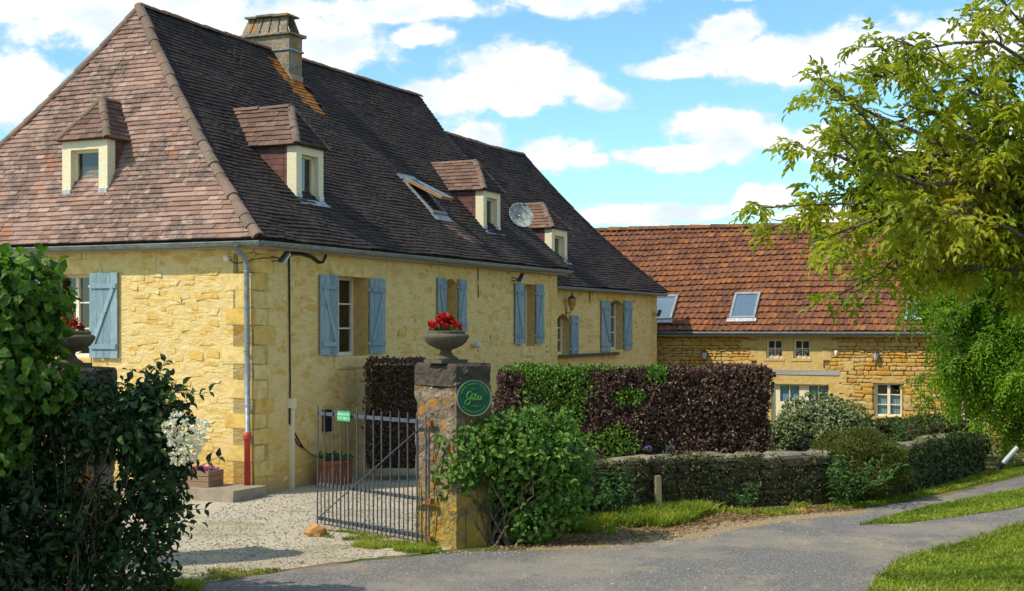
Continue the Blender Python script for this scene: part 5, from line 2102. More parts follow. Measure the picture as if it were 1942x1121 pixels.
gw = empty('garden_wall', Matrix.Translation((-.22, 19.42, 0)))
tag(gw, 'low mossy rubble wall running along the lane from the gate pillar', 'wall')
WO = Vector((-.22, 19.42, 0))
seg = [(Vector((*WALL[i], 0)) - WO, Vector((*WALL[i + 1], 0)) - WO) for i in range(len(WALL) - 1)]
acc = 0
tw_ = .42
body = MB()
wst, cop = [], []
prevs = []
for (a, b) in seg:
    t_ = (b - a)
    L = t_.length
    t_.normalize()
    nb = Vector((-t_.y, t_.x, 0))           # towards the garden
    h0, h1 = wall_h(acc) - .12, wall_h(acc + L) - .12
    body.add([a - t_ * .04 + nb * .02, b + t_ * .04 + nb * .02, b + nb * tw_, a + nb * tw_, a - t_ * .04 + nb * .02 + Vector((0, 0, h0)), b + t_ * .04 + nb * .02 + Vector((0, 0, h1)), b + nb * tw_ + Vector((0, 0, h1)), a + nb * tw_ + Vector((0, 0, h0))],
             [(4, 5, 6, 7), (0, 1, 5, 4), (1, 2, 6, 5), (2, 3, 7, 6), (3, 0, 4, 7)], .3)
    z = -.03
    while z < max(h0, h1) - .03:
        hh = random.uniform(.09, .19)
        s_ = -random.uniform(0, .15)
        while s_ < L:
            wd = random.uniform(.14, .42)
            c_ = s_ + wd / 2
            s_ += wd
            if c_ > L + .05:
                break
            hl = min(hh, wall_h(acc + c_) - .11 - z)
            if hl < .05:
                continue
            p = a + t_ * c_ + Vector((0, 0, z + hl / 2)) + nb * .025
            wst.append((frame(p, t_ * (wd - .02), Vector((0, 0, hl - .015)), -nb * random.uniform(.05, .10)), (acc + c_)))
        z += hh
    s_ = 0
    while s_ < L:
        wd = random.uniform(.25, .6)
        p = a + t_ * min(s_ + wd / 2, L) + nb * (tw_ / 2) + Vector((0, 0, wall_h(acc + s_) - .14 + random.uniform(-.015, .015)))
        cop.append(frame(p, t_ * (wd + .03), nb * (tw_ + random.uniform(.02, .08)), Vector((0, 0, random.uniform(.075, .11)))))
        s_ += wd
    acc += L
body.build('wall_body', M['wall_stone'], gw)
wv = sorted(wst, key=lambda r_: -abs(1 - abs(r_[1] - 7) / 9))[:300]
ids = {id(r_) for r_ in wv}
for r_ in wv:
    kit_wall.single(r_[0], gw)
kit_wall.merged('wall_stones', [r_[0] for r_ in wst if id(r_) not in ids], gw)
for m_ in cop:
    kit_coping.single(m_, gw)
# end pier
ep = Vector((9.75, 28.75, 0))
po = empty('wall_pier', Matrix.Translation(ep))
tag(po, 'squat mossy stone pier ending the lane wall near the acacia', 'pier')
lumpy_block('shaft', Vector((-.25, -.2, 0)), Vector((.6, .8, 0)), Vector((-.8, .6, 0)), .5, .55, -.1, .74, 8, M['wall_stone'], po, .03, 12)

mb = MB()
mb.box((-.045, -.045, -.1), (.045, .045, .60), M=Matrix.Rotation(R(20), 4, 'Z') @ Matrix.Rotation(R(-1.5), 4, 'Y'))
tag(mb.build('wooden_stake', M['stake_wood'], None, Matrix.Translation((2.36, 22.36, 0))), 'square weathered wooden stake standing against the mossy wall', 'stake')
bp = empty('leaning_post', Matrix.Translation((10.02, 28.75, 0)))
tag(bp, 'grey and black marker post leaning in the grass past the wall end', 'post')
d_ = Vector((.42, -.12, .52))
mb = MB()
mb.tube([d_ * .22, d_ * 1.0], .048, 8)
mb.build('tube', M['grey_plastic'], bp)
mb = MB()
mb.tube([d_ * .16, d_ * .36], .052, 8)
mb.build('band', M['black_plastic'], bp)
mb = MB()
mb.tube([d_ * -.04, d_ * .17], .016, 6)
mb.build('rod', M['white_paint'], bp)

# ------------------------------------------------------------------ vegetation


def hedge_leaves(n, lo, hi, seed, amp=.075):
    """leaf points on a clipped block (front, left, right and top faces), slightly billowed"""
    lo, hi = np.array(lo), np.array(hi)
    d = hi - lo
    areas = np.array([d[0] * d[2], d[0] * d[2] * .5, d[1] * d[2], d[1] * d[2], d[0] * d[1]])
    k = rng.choice(5, n, p=areas / areas.sum())
    r1, r2 = rng.random(n), rng.random(n)
    P = np.zeros((n, 3))
    N = np.zeros((n, 3))
    for i, (ax, sd) in enumerate(((1, 0), (1, 1), (0, 0), (0, 1), (2, 1))):
        m_ = k == i
        oth = [a for a in range(3) if a != ax]
        P[m_, ax] = (lo, hi)[sd][ax]
        P[m_, oth[0]] = lo[oth[0]] + r1[m_] * d[oth[0]]
        P[m_, oth[1]] = lo[oth[1]] + r2[m_] * d[oth[1]]
        N[m_, ax] = 1 if sd else -1
    # rounded shoulders
    c = (lo + hi) / 2
    Q = (P - c) / (d / 2)
    e = np.sort(np.abs(Q), axis=1)[:, 1]
    pull = np.clip((e - .86) / .14, 0, 1) ** 2 * .07
    P = P - N * pull[:, None]
    nz = lump_noise(P, 1.4, seed) * amp * 1.6 + lump_noise(P, 4.5, seed) * amp
    P = P + N * (nz - np.abs(rng.normal(size=n)) * .05)[:, None]
    return P, N


def facing(N, up=.35, spread=.8, down=.0):
    n = len(N)
    nr = N + unit(n) * spread + np.array([0, 0, up])
    D = unit(n) + N * .45 + np.array([0, 0, -down])
    return D, nr


def hedge(name, lo, hi, n, size, cols, label, cat, seed, patches=None):
    c = ((lo[0] + hi[0]) / 2, (lo[1] + hi[1]) / 2, 0)
    o = empty(name, Matrix.Translation(c))
    tag(o, label, cat)
    lo2, hi2 = np.array(lo) - np.array(c), np.array(hi) - np.array(c)
    mb = MB()
    mb.box(tuple(lo2 + np.array([.12, .12, 0])), tuple(hi2 - np.array([.13, .12, .13])), rnd=.2)
    mb.build('branches', M['twig'], o)
    P, N = hedge_leaves(n, lo2, hi2, seed)
    which = np.zeros(len(P), int)
    if patches:
        for (x, z, rx, rz) in patches:
            r_ = ((P[:, 0] + c[0] - x) / rx) ** 2 + ((P[:, 2] - z) / rz) ** 2
            which[(r_ + lump_noise(P, 3.0, seed + 4) * .9 + rng.normal(size=len(P)) * .22) < 1] = 1
    for i, m_ in enumerate(cols):
        s_ = which == i
        k = s_.sum()
        if not k:
            continue
        D, nr = facing(N[s_], down=.25)
        leaves('foliage', P[s_], D, nr, size * rng.uniform(.6, 1.3, k), M[m_], o, .58, .12, .18, 'stuff', None)
    return o, P, N, c


hedge('beech_hedge', (-.22, 24.75, 0), (4.62, 25.9, 2.25), 40000, .066, ['leaf_purple', 'leaf_green_hedge'],
      'long clipped purple hedge with bright green patches behind the lane wall', 'hedge', 3.0,
      [(.85, 1.95, .62, .62), (.55, 2.3, 1.0, .15), (1.9, 2.35, 1.0, .12), (1.0, 1.35, .38, .35), (1.85, .95, .42, .28), (2.1, 1.75, .3, .16), (2.6, 2.2, .18, .2), (.5, 1.2, .5, .5)])
hedge('purple_shrub', (-2.85, 26.9, .25), (-1.72, 28.0, 2.36), 6500, .06, ['leaf_purple'],
      'dark purple clipped shrub against the house behind the gate', 'shrub', 8.0)
hedge('low_hedge', (8.6, 33.6, -.4), (10.8, 34.8, .72), 5200, .07, ['leaf_box'],
      'low clipped dull green hedge below the barn window', 'hedge', 12.0)


def bush(name, c, rad, n, size, m_, label, cat, seed, wr=.55, amp=.16, depth=.35, up=.4, down=.1, corek='twig', droop=.15, fs=2.3, cs=.8):
    o = empty(name, Matrix.Translation((c[0], c[1], 0)))
    tag(o, label, cat)
    core('branches', (0, 0, c[2]), tuple(r_ * cs for r_ in rad), M[corek], o, amp * .8, 3, seed)
    P, N = bush_points(n, (0, 0, c[2]), rad, seed, amp, depth, fs=fs)
    D, nr = facing(N, up, .8, down)
    leaves('foliage', P, D, nr, size * rng.uniform(.6, 1.3, len(P)), M[m_], o, wr, .12, droop)
    return o, P, N


bush('variegated_bush', (6.05, 27.1, .55), (1.18, .95, 1.07), 13000, .085, 'leaf_variegated', 'rounded bush with cream and green variegated leaves behind the wall', 'bush', 2.0, amp=.09)
bush('broom_bush', (6.0, 24.05, .55), (.84, .66, .58), 15000, .12, 'leaf_needle', 'rounded wispy olive green bush spilling over the mossy wall', 'bush', 5.0, wr=.10, amp=.15, depth=.3, up=.1, down=-.5)
bush('garden_bush', (9.9, 32.0, .3), (1.2, .8, .85), 5000, .10, 'leaf_weed', 'leafy green garden plants below the barn at the wall end', 'bush', 6.5, wr=.35, amp=.2, depth=.6, down=-.3)

# -- privet by the pillar: stems show at the lower left
pv = empty('privet_bush', Matrix.Translation((-.08, 19.12, 0)))
tag(pv, 'glossy green privet bush with bare stems beside the gate pillar', 'bush')
mb = MB()
for k in range(22):
    a = random.uniform(0, 6.28)
    b0 = Vector((-.1 + math.cos(a) * .16, math.sin(a) * .12 - .05, 0))
    tip = Vector((random.uniform(-.85, .9), random.uniform(-.5, .4), random.uniform(.9, 1.65)))
    tube_np(mb, bend(b0, tip, 7, .12), random.uniform(.014, .026), .005, 5)
mb.build('stem', M['bark'], pv)
LP, LN = [], []
for (c, rad, n, sd) in (((-.36, -.1, 1.32), (.50, .52, .48), 1500, 1), ((.22, -.05, 1.35), (.62, .55, .52), 2000, 4), ((.68, .1, 1.25), (.5, .5, .52), 1400, 8), ((-.62, -.1, 1.0), (.32, .4, .35), 550, 9), ((.35, .1, .85), (.62, .5, .6), 1500, 14), ((.75, .1, .75), (.45, .45, .55), 800, 15), ((.30, .0, .32), (.45, .35, .35), 420, 17), ((-.25, .05, .72), (.28, .3, .28), 160, 21)):
    P, N = bush_points(n, c, rad, sd, .2, .45)
    LP.append(P)
    LN.append(N)
LP, LN = np.concatenate(LP), np.concatenate(LN)
D, nr = facing(LN, .45, .8, .35)
LL = .105 * rng.uniform(.55, 1.25, len(LP))
front = LP[:, 1] * .8 + LP[:, 0] * .1 - LN[:, 1] * 0
idx = np.argsort(LP[:, 1] + rng.random(len(LP)) * .25)
kp = leaf_kit('leaf', M['leaf_privet'], .62, .12, .2)
s_ = idx[:220]
leaf_objs(kp, LP[s_], D[s_], nr[s_], LL[s_], pv)
s_ = idx[220:]
leaves('foliage', LP[s_], D[s_], nr[s_], LL[s_], M['leaf_privet'], pv, .62, .12, .2)
core('branches', (.28, .12, 1.12), (.62, .32, .52), M['twig'], pv, .2, 3, 3)

# -- dark flowering shrub in the shade of the vine at the left
ls = empty('flowering_shrub', Matrix.Translation((-4.1, 14.4, 0)))
tag(ls, 'dark leafy shrub with white blossom and thin bare stems at the gateway', 'shrub')
mb = MB()
for k in range(34):
    a = random.uniform(0, 6.28)
    b0 = Vector((-.35 + math.cos(a) * .3, math.sin(a) * .25, 0))
    tip = Vector((random.uniform(-1.1, .75), random.uniform(-.55, .5), random.uniform(1.5, 2.45)))
    tube_np(mb, bend(b0, tip, 8, .12), random.uniform(.006, .014), .003, 5)
mb.build('stem', M['bark'], ls)
LP, LN = [], []
for (c, rad, n, sd) in (((-.25, .1, 2.02), (.85, .6, .46), 1900, 1), ((.35, .0, 2.0), (.42, .5, .45), 900, 2), ((-.9, .1, 1.7), (.5, .5, .6), 900, 5), ((.38, .0, 1.45), (.34, .4, .45), 800, 7), ((.25, .1, 1.02), (.48, .45, .42), 600, 9), ((.1, .0, .55), (.5, .4, .42), 560, 11), ((-.6, .0, .95), (.6, .5, .6), 1100, 13), ((-.7, -.1, .4), (.6, .4, .45), 800, 15), ((.28, -.05, .16), (.42, .3, .26), 260, 18), ((.40, .0, 2.42), (.13, .12, .14), 60, 21), ((-1.0, .2, 1.0), (.5, .5, .9), 900, 23)):
    P, N = bush_points(n, c, rad, sd, .22, .6)
    LP.append(P)
    LN.append(N)
# arching sprays that stick out on the right
sprays = [((.25, -.05, 2.2), (.98, -.1, 2.33)), ((.3, -.05, 2.25), (.52, -.1, 2.64)), ((.35, 0, 1.1), (1.08, -.15, 1.66)), ((.3, -.05, 1.0), (.93, -.1, 1.12)), ((.3, 0, .6), (.62, -.1, .86)), ((.2, 0, .3), (.62, -.1, .30)), ((.2, 0, .2), (.46, -.1, .05))]
mb = MB()
SP, SD = [], []
for (a, b) in sprays:
    pts = bend(a, b, 8, .06, .05)
    tube_np(mb, pts, .008, .003, 5)
    for i in range(1, 8):
        for sd in (-1, 1):
            SP.append(tuple(pts[i]))
            t_ = (pts[i] - pts[i - 1]).normalized()
            side = t_.cross(Vector((0, -1, 0))).normalized() * sd
            SD.append(tuple(t_ * .7 + side * .9 + Vector((0, random.uniform(-.4, .2), -.15))))
mb.build('spray', M['pale_bark'], ls)
LP, LN = np.concatenate(LP), np.concatenate(LN)
D, nr = facing(LN, .5, .75, .45)
LL = .115 * rng.uniform(.5, 1.25, len(LP))
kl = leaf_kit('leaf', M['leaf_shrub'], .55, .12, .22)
leaf_objs(kl, SP, SD, [(random.uniform(-.3, .3), -.5, .8) for _ in SP], [random.uniform(.075, .125) * (1 if i < 90 else .8) for i in range(len(SP))], ls)
idx = np.argsort(LP[:, 1] - LP[:, 0] * .35 + rng.random(len(LP)) * .4)
s_ = idx[:190]
leaf_objs(kl, LP[s_], D[s_], nr[s_], LL[s_], ls)
s_ = idx[190:]
leaves('foliage', LP[s_], D[s_], nr[s_], LL[s_], M['leaf_shrub'], ls, .55, .12, .22)
for (x, y, z, r_) in ((.58, -.1, 2.05, .09), (.82, -.12, 2.0, .07), (.70, -.12, 1.93, .09), (.78, -.1, 1.85, .08), (.63, -.15, 1.83, .10), (.70, -.1, 1.74, .09), (.60, -.12, 1.70, .08), (.50, -.15, 1.98, .06), (.55, -.12, 1.88, .07)):
    k = 50
    u_ = unit(k)
    P = np.array([x + .16, y - .34, z]) + u_ * r_ * rng.uniform(.5, 1, (k, 1))
    leaves('blossom', P, u_ + unit(k) * .8, unit(k), rng.uniform(.03, .055, k), M['flower_white'], ls, .9, .2, .3, None, np.clip(rng.normal(.5, .25, k), 0, 1))

# -- broad tree at the left edge, its leafy skirt hangs beside the pillar
lt = empty('leafy_tree', Matrix.Translation((-8.2, 13.6, 0)))
tag(lt, 'broad green leafy tree hanging over the left gate pillar', 'tree')
mb = MB()
tube_np(mb, bend((0, 0, -.1), (.2, .1, 3.2), 8, .05), .26, .17, 10)
mb.build('trunk', M['bark'], lt)
mb = MB()
for k in range(26):
    a = random.uniform(0, 6.28)
    tip = Vector((math.cos(a) * random.uniform(1.2, 3.2), math.sin(a) * random.uniform(.8, 1.6), random.uniform(1.6, 4.0)))
    tube_np(mb, bend((.1, .05, random.uniform(1.6, 3.1)), tip, 7, .12), .07, .012, 6)
mb.build('branch', M['bark'], lt)
LP, LN = [], []
for (c, rad, n, sd) in (((-1.0, .0, 3.3), (2.2, 1.9, 1.5), 5500, 3), ((1.3, .5, 2.95), (1.6, 1.3, 1.1), 5200, 9), ((2.75, .4, 2.55), (.9, .8, .85), 3600, 12), ((3.05, .45, 3.25), (.62, .6, .55), 1800, 19), ((2.3, .1, 1.9), (1.0, .9, .8), 2600, 15)):
    P, N = bush_points(n, c, rad, sd, .2, .55)
    LP.append(P)
    LN.append(N)
LP, LN = np.concatenate(LP), np.concatenate(LN)
D, nr = facing(LN, .6, .7, .5)
LL = .135 * rng.uniform(.55, 1.25, len(LP))
leaves('crown', LP, D, nr, LL, M['leaf_vine'], lt, .85, .12, .2)


bush('shaded_bush', (-6.2, 13.7, .75), (1.55, 1.0, 1.45), 12500, .12, 'leaf_shaded', 'dense bush at the left edge, near-black leaf colour standing for deep shade', 'bush', 31.0, wr=.5, amp=.12, depth=.45, down=.4)  # lower foliage split off as its own bush, shade painted into the leaves


# -- branching trees on the right
def branch_tree(o, base, limbs, leaf_m, trunk_top, trunk_r, leaflets, seglen, sz, wr, seed, droop_leaf, kit=None, n_single=0, twig_len=(.35, .8), per=3, bark='bark'):
    random.seed(seed)
    mb = MB()
    tube_np(mb, bend((0, 0, -.1), trunk_top, 8, .04), trunk_r, trunk_r * .6, 10)
    mb.build('trunk', M[bark], o)
    mb = MB()
    P, D, N, L = [], [], [], []
    for (st, tip, r_) in limbs:
        pts = bend(st, tip, 10, .10, .06)
        tube_np(mb, pts, r_, .008, 6)
        Lb = (Vector(tip) - Vector(st)).length
        for i in range(2, 10):
            for _ in range(per):
                t_ = (pts[i] - pts[i - 1]).normalized()
                dv = (t_ * .6 + Vector((random.gauss(0, .6), random.gauss(0, .6), random.gauss(.05, .45)))).normalized()
                l_ = random.uniform(*twig_len) * (1.15 - i / 14)
                p0 = pts[i - 1].lerp(pts[i], random.random())
                tw = bend(p0, p0 + dv * l_, 5, .12, -.04)
                tube_np(mb, tw, .010, .004, 4)
                # compound leaves near the end of the twig
                for q in range(random.randint(3, 5)):
                    j = random.choice((2, 3, 4, 4))
                    b = tw[j]
                    rd = (dv * .5 + Vector((random.gauss(0, .7), random.gauss(0, .7), random.gauss(-.25, .4)))).normalized()
                    rl = seglen * random.uniform(.7, 1.2)
                    sd = rd.cross(Vector((0, 0, 1)))
                    if sd.length < .1:
                        continue
                    sd.normalize()
                    upn = sd.cross(rd)
                    for m_ in range(leaflets):
                        f_ = (m_ // 2 + 1) / (leaflets // 2 + 1)
                        last = m_ == leaflets - 1
                        pp = b + rd * rl * f_ + Vector((0, 0, -droop_leaf * f_ * f_ * rl))
                        sgn = 0 if last else (1 if m_ % 2 else -1)
                        dd = rd * (.6 if not last else 1) + sd * sgn * .8 + Vector((0, 0, -.35)) + Vector((random.gauss(0, .2), random.gauss(0, .2), random.gauss(0, .2)))
                        P.append(tuple(pp))
                        D.append(tuple(dd))
                        N.append(tuple(upn + Vector((random.gauss(0, .35), random.gauss(0, .35), random.gauss(0, .35)))))
                        L.append(sz * random.uniform(.65, 1.2))
    mb.build('branch', M[bark], o)
    P, D, N, L = map(np.array, (P, D, N, L))
    idx = np.arange(len(P))
    if kit and n_single:
        idx = np.argsort(P[:, 1] + P[:, 0] * .5 + rng.random(len(P)) * .8)
        s_ = idx[:n_single]
        leaf_objs(kit, P[s_], D[s_], N[s_], L[s_], o)
        idx = idx[n_single:]
    rn = np.clip(.5 + .9 * lump_noise(P[idx], .9, seed) + rng.normal(size=len(idx)) * .17, 0, 1)
    leaves('crown', P[idx], D[idx], N[idx], L[idx], M[leaf_m], o, wr, .1, .2, 'stuff', rn)
    return len(P)


wb = Vector((7.4, 14.3, 0))
wn = empty('walnut_tree', Matrix.Translation(wb))
tag(wn, 'tall yellow green walnut tree with spreading open branches', 'tree')
tips = [(2.5, 4.2), (2.6, 4.0), (3.0, 4.3), (3.05, 5.45), (2.95, 4.8), (3.25, 5.4), (3.3, 5.0), (3.5, 4.75), (3.6, 5.95), (3.15, 5.1), (3.0, 3.85), (3.35, 3.35), (4.0, 3.45), (3.7, 3.6), (3.85, 5.9), (4.3, 5.7),
        (4.65, 6.1), (4.9, 6.35), (5.2, 6.5), (4.6, 5.4), (4.4, 5.0), (4.0, 4.6), (3.8, 4.2), (4.4, 4.3), (4.7, 4.7), (5.0, 5.4), (5.2, 4.9), (5.3, 5.9), (4.2, 3.95), (4.7, 3.9), (5.1, 4.2), (3.4, 4.45), (5.6, 6.8), (6.2, 6.9), (3.55, 4.0), (3.45, 5.55), (3.95, 5.25), (3.65, 3.75)]
limbs = []
random.seed(5)
for (x, z) in tips:
    y = random.uniform(-1.1, 1.2)
    st = Vector((random.uniform(-1.2, -.2), random.uniform(-.3, .3), random.uniform(2.9, 4.6)))
    kx = (14.3 + y) / 14.0
    limbs.append((st, Vector((x * kx - wb.x, y, 3 + (z - 3) * kx)), random.uniform(.03, .055)))
for k in range(26):
    a = random.uniform(-2.3, 1.9)
    limbs.append((Vector((random.uniform(-.2, .4), random.uniform(-.3, .3), random.uniform(2.8, 4.8))), Vector((math.cos(a) * random.uniform(1.5, 3.6), math.sin(a) * 2.4, random.uniform(3.6, 8.2))), .05))
nw = branch_tree(wn, wb, limbs, 'leaf_walnut', (-.3, .0, 4.6), .20, 7, .20, .108, .46, 21, .45, leaf_kit('leaf', M['leaf_walnut'], .46), 220, (.20, .60), 4)

ab = Vector((11.5, 29.4, 0))
ac = empty('acacia_tree', Matrix.Translation(ab))
tag(ac, 'bright green feathery acacia hanging over the end of the wall', 'tree')
limbs = []
random.seed(9)
for k in range(180):
    while True:
        v_ = Vector((random.uniform(-1, 1), random.uniform(-1, 1), random.uniform(-1, 1)))
        if .55 < v_.length < 1:
            break
    tip = Vector((v_.x * 3.1 - .1, v_.y * 2.1, 2.95 + v_.z * 2.5))
    if tip.x < -1.9 and tip.z < 1.3:
        tip.z += .9
    limbs.append((Vector((random.uniform(-.4, .2), random.uniform(-.3, .3), random.uniform(1.2, 3.2))), tip, random.uniform(.02, .035)))
na = branch_tree(ac, ab, limbs, 'leaf_acacia', (-.2, .0, 3.2), .15, 11, .30, .10, .42, 33, .9, None, 0, (.25, .6), 3)


# -- ivy, moss and weeds on the lane wall
def wall_points(n, s0, s1, zlo, zhi, out):
    P, N = [], []
    lens = [(b - a).length for a, b in seg]
    tot = sum(lens)
    for _ in range(n):
        s_ = random.uniform(s0, min(s1, tot - .01))
        r_ = s_
        for (a, b), L in zip(seg, lens):
            if r_ <= L:
                t_ = (b - a).normalized()
                nb = Vector((-t_.y, t_.x, 0))
                h = wall_h(s_)
                z = h * (zlo + (zhi - zlo) * random.random())
                p = WO + a + t_ * r_ - nb * (random.uniform(*out)) + Vector((0, 0, z))
                P.append(tuple(p))
                N.append(tuple(-nb))
                break
            r_ -= L
    return np.array(P), np.array(N)


def wall_growth(name, n, s0, s1, zlo, zhi, out, size, m_, label, cat, seed, thr, wr=.8, kind='stuff'):
    P, N = wall_points(n, s0, s1, zlo, zhi, out)
    keep = lump_noise(P, 1.5, seed) + .4 * lump_noise(P, 5.0, seed) > thr
    P, N = P[keep], N[keep]
    D, nr = facing(N, .3, .6, .6)
    o = leaves(name, P, D, nr, size * rng.uniform(.5, 1.3, len(P)), M[m_], None, wr, .1, .2, kind)
    return tag(o, label, cat, None, kind)


wall_growth('moss', 14000, .5, 14.6, .0, .97, (.02, .10), .045, 'leaf_mossy', 'dark brown green moss and ivy covering the face of the lane wall', 'moss', 2.0, -.16)
wall_growth('ivy', 3200, 2.0, 9.0, .1, 1.0, (.04, .12), .05, 'leaf_ivy', 'dark ivy trailing down the wall right of the stake', 'ivy', 21.0, .1)
wall_growth('ivy', 5200, 9.4, 13.4, .0, 1.06, (.04, .16), .06, 'leaf_ivy', 'thick dark ivy draped over the wall beyond the broom bush', 'ivy', 6.0, -.3)
wall_growth('moss', 5200, 1.5, 15.0, .90, 1.02, (-.34, .06), .03, 'leaf_needle', 'tufts of yellow green moss along the wall top', 'moss', 11.0, .16)
wall_growth('creeper', 4200, .3, 3.2, .0, .95, (.0, .16), .07, 'leaf_ivy', 'dark creeper at the foot of the wall under the privet', 'creeper', 16.0, -.2)


def stem_plant(name, x, y, n, h, spread, leaf_l, m_, label, cat, wr=.3, lean=(0, 0), z0=0.0, pairs=9):
    o = empty(name, Matrix.Translation((x, y, z0)))
    tag(o, label, cat)
    mb = MB()
    P, D, N, L = [], [], [], []
    for k in range(n):
        a = random.uniform(0, 6.28)
        b0 = Vector((math.cos(a) * spread * .35 * random.random(), math.sin(a) * spread * .3 * random.random(), 0))
        tip = Vector((b0.x * 1.6 + math.cos(a) * spread * .6 + lean[0] * random.random(), b0.y + math.sin(a) * spread * .5 + lean[1] * random.random(), h * random.uniform(.55, 1.05)))
        pts = bend(b0, tip, 9, .06, .05)
        tube_np(mb, pts, .006, .003, 4)
        for i in range(pairs):
            f_ = .2 + .8 * i / (pairs - 1)
            p = pts[min(8, int(f_ * 8))]
            ph = i * 2.4 + k
            for s_ in (0, math.pi):
                d = Vector((math.cos(ph + s_), math.sin(ph + s_), random.uniform(.0, .7)))
                P.append(tuple(p))
                D.append(tuple(d))
                N.append((random.gauss(0, .3), random.gauss(-.2, .3), 1))
                L.append(leaf_l * random.uniform(.6, 1.15))
    mb.build('stem', M['leaf_weed'], o)
    leaves('foliage', np.array(P), np.array(D), np.array(N), np.array(L), M[m_], o, wr, .08, .35)
    return o


stem_plant('tall_weed', 5.55, 23.05, 13, .88, .55, .17, 'leaf_weed', 'tall dark leafy weed with long pointed leaves in front of the broom bush', 'weed', .30, (.5, -.2))
stem_plant('tall_weed', 1.55, 21.35, 11, .85, .36, .13, 'leaf_weed', 'upright leafy weed against the wall left of the stake', 'weed', .34, (.1, -.1))
stem_plant('tall_weed', 3.85, 22.75, 6, .42, .3, .10, 'leaf_weed', 'small dark weed against the wall foot right of the stake', 'weed', .4)
for (x, y, z, lb) in ((1.30, 21.95, .96, 'violet flower at the left of the flat wall top'), (2.25, 22.85, .99, 'violet flower on the wall top above the wooden stake'), (2.62, 22.98, 1.0, 'violet flower right of the stake on the wall top')):
    flowers(x, y, z - .02, .06, .07, 5, lb, 'flower_violet', 'leaf_weed', r0=.035, name='violet_flower')


# -- grass blades, fallen leaves, pebbles
def blades(name, P, h, m_, label=None, wid=.012, spread=.5):
    n = len(P)
    an = rng.random(n) * 6.283
    hh = h * rng.uniform(.45, 1.25, n)
    lean = rng.normal(size=(n, 2)) * spread
    X = np.stack([np.cos(an), np.sin(an), np.zeros(n)], 1) * (wid * rng.uniform(.6, 1.4, n))[:, None]
    T1 = P + np.stack([lean[:, 0] * hh * .35, lean[:, 1] * hh * .35, hh * .6], 1)
    T2 = P + np.stack([lean[:, 0] * hh, lean[:, 1] * hh, hh], 1)
    V = np.stack([P - X, P + X, T1 + X * .7, T1 - X * .7, T2 + X * .12, T2 - X * .12], 1).reshape(-1, 3)
    F = np.array([(0, 1, 2, 3), (3, 2, 4, 5)])[None] + (np.arange(n) * 6)[:, None, None]
    me = to_mesh(name, V, F.reshape(-1, 4), M[m_], np.repeat(np.clip(.5 + lump_noise(P, 1.3, 3) * .8 + rng.normal(size=n) * .2, 0, 1), 2))
    o = link(name, me)
    return tag(o, label, None, None, 'stuff')


def scatter(n, lo, hi, poly=None, z=.01, thr=None, ns=1.2, seed=0, bias=None):
    P = np.stack([rng.uniform(lo[0], hi[0], n), rng.uniform(lo[1], hi[1], n), np.full(n, z)], 1)
    if poly is not None:
        P = P[pt_in_poly(P, poly)]
    if thr is not None:
        nz = lump_noise(P, ns, seed) + .5 * lump_noise(P, ns * 3.3, seed)
        P = P[nz > thr]
    return P


LAWNV = [(3.72, 14.6), (4.25, 16.3), (5.0, 17.85), (5.9, 18.8), (7.9, 21.25), (12, 25.75), (14, 25.5), (9.5, 18.5), (7.2, 14.6)]
blades('grass', scatter(170000, (3.6, 14.6), (14, 25.8), LAWNV), .045, 'blade', 'short mown grass of the sunny lawn beside the lane', .010)
blades('grass', scatter(90000, (5, 20.8), (13.5, 30), POLY_MED), .05, 'blade', 'grass strip between the two wheel tracks of the lane', .011)
blades('grass', scatter(110000, (5, 22.6), (14, 32), POLY_VERGE), .055, 'blade', 'grass verge at the foot of the mossy wall', .012)
TUFT = [(.9, 20.9), (1.6, 21.7), (2.3, 22.4), (3.0, 22.8), (3.3, 22.5), (2.7, 21.2), (1.9, 20.3), (1.3, 20.0), (.8, 20.2)]
blades('grass', scatter(30000, (.5, 19.5), (4, 23), TUFT, thr=-.25, ns=1.1, seed=4), .16, 'blade', 'long tufted grass below the wooden stake', .012, .6)
V2 = [(3.0, 22.3), (3.7, 22.85), (5.0, 23.2), (5.3, 22.7), (4.2, 21.9), (3.2, 21.3)]
blades('grass', scatter(9000, (3, 21), (5.5, 23.5), V2, thr=.28, ns=1.6, seed=8), .09, 'blade', 'scattered grass tufts on the dirt below the wall', .012, .6)
blades('grass', scatter(9000, (-2.6, 17.9), (-.9, 19.1), [(-2.2, 18.9), (-1.6, 18.35), (-1.1, 18.3), (-.85, 18.75), (-1.2, 19.0), (-1.9, 19.3)], thr=-.1, ns=2.0, seed=2), .06, 'blade', 'grass tuft growing at the foot of the gate hinge', .010)
blades('grass', scatter(14000, (-4.6, 15.7), (-2.2, 18), [(-4.1, 16.9), (-3.3, 17.2), (-2.6, 17.6), (-2.75, 17.2), (-3.0, 16.75), (-3.6, 16.3), (-4.1, 16.2)], thr=-.05, ns=1.7, seed=6), .035, 'blade_dry', 'thin dry grass growing through the courtyard gravel', .009)
blades('grass', scatter(9000, (-4.4, 15.2), (-3.3, 16.5), [(-4.3, 15.3), (-3.5, 15.4), (-3.55, 16.0), (-4.1, 15.9)], thr=-.1, ns=2.0, seed=1), .09, 'blade', 'green grass at the foot of the flowering shrub', .011)
blades('grass', scatter(9000, (-3.2, 19.0), (-1.4, 20.3), [(-3.0, 20.0), (-2.2, 19.3), (-1.5, 18.9), (-1.4, 19.2), (-2.1, 20.0), (-2.9, 20.6)], thr=.0, ns=2.2, seed=3), .04, 'blade_dry', 'dry grass in the gravel under the open gate', .009)
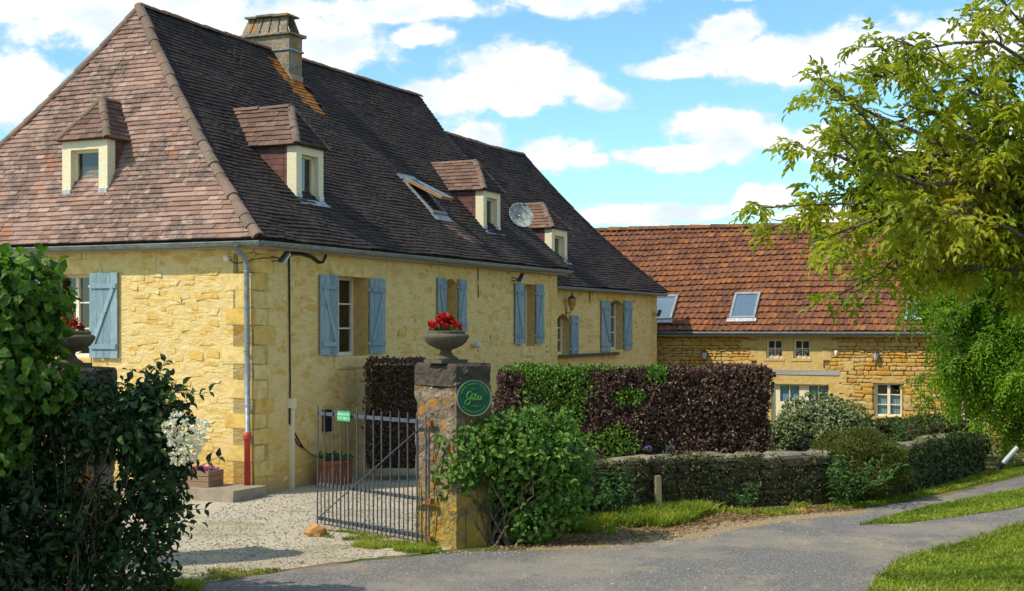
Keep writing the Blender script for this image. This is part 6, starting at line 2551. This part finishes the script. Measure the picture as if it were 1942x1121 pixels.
DV = [(-.2, 18.75), (.6, 18.75), (1.4, 19.1), (2.4, 19.8), (3.2, 20.8), (4.2, 21.75), (5.5, 22.5), (5.6, 23.2), (4.0, 22.9), (2.5, 22.3), (1.2, 21.2), (.3, 20.0), (-.2, 19.2)]
P = scatter(9500, (-.4, 18.5), (6, 23.5), DV, .014)
leaves('fallen_leaves', P, unit(len(P)) * np.array([1, 1, .25]), np.array([0, 0, 1.]) + unit(len(P)) * .5, rng.uniform(.03, .075, len(P)), M['dry_leaf'], None, .6, .12, .3)
P = scatter(2600, (-4, 14.8), (9, 24), POLY_LANE, .012, thr=.2, ns=.8, seed=5)
Q = scatter(5000, (-4.8, 16), (-.5, 25), POLY_COURT, .010)
edge_ = scatter(4200, (-1.2, 18.2), (5.4, 23), [(-1.1, 18.2), (.4, 18.35), (1.6, 18.7), (2.7, 19.5), (3.5, 20.6), (5.4, 22.0), (5.4, 22.5), (3.0, 21.1), (2.2, 19.9), (1.3, 19.2), (-.2, 18.9)], .012)
P = np.concatenate([P, Q, edge_])
kit_pebble.merged('pebbles', [Matrix.Translation(p) @ Matrix.Rotation(random.uniform(0, 3), 4, 'Z') @ Matrix.Diagonal((s_ * 1.3, s_, s_ * .6, 1)) for p, s_ in zip(P, rng.uniform(.006, .017, len(P)))])
P = np.concatenate([scatter(5200, (3.6, 14.6), (14, 25.8), LAWNV, thr=.25, ns=.9, seed=3), scatter(6000, (5, 20.8), (13.5, 30), POLY_MED, thr=.2, ns=1.2, seed=5), scatter(9000, (5, 22.6), (14, 32), POLY_VERGE, thr=.1, ns=1.1, seed=7)])
blades('grass', P, .12, 'blade', 'taller rough grass tufts scattered in the lawn and verges', .008, .7)
EDGE = [(3.7, 14.6), (4.2, 16.3), (4.95, 17.9), (5.85, 18.9), (7.85, 21.4), (12, 26), (12.2, 25.7), (8.1, 21.1), (6.1, 18.6), (5.2, 17.6), (4.45, 16.1), (3.95, 14.6)]
blades('grass', scatter(42000, (3.4, 14.6), (13, 26), EDGE, thr=-.1, ns=2.4, seed=11), .07, 'blade_dry', 'ragged dry grass along the lawn edge', .009, .8)
P = scatter(240, (4.2, 15), (12, 25), LAWNV, .05)
k = len(P)
leaves('daisies', np.repeat(P, 4, 0), np.tile(np.array([[1, 0, .2], [-1, 0, .2], [0, 1, .2], [0, -1, .2]]), (k, 1)), np.tile([[0, 0, 1.]], (4 * k, 1)), np.full(4 * k, .016), M['flower_white'], None, .9, 0, .1)
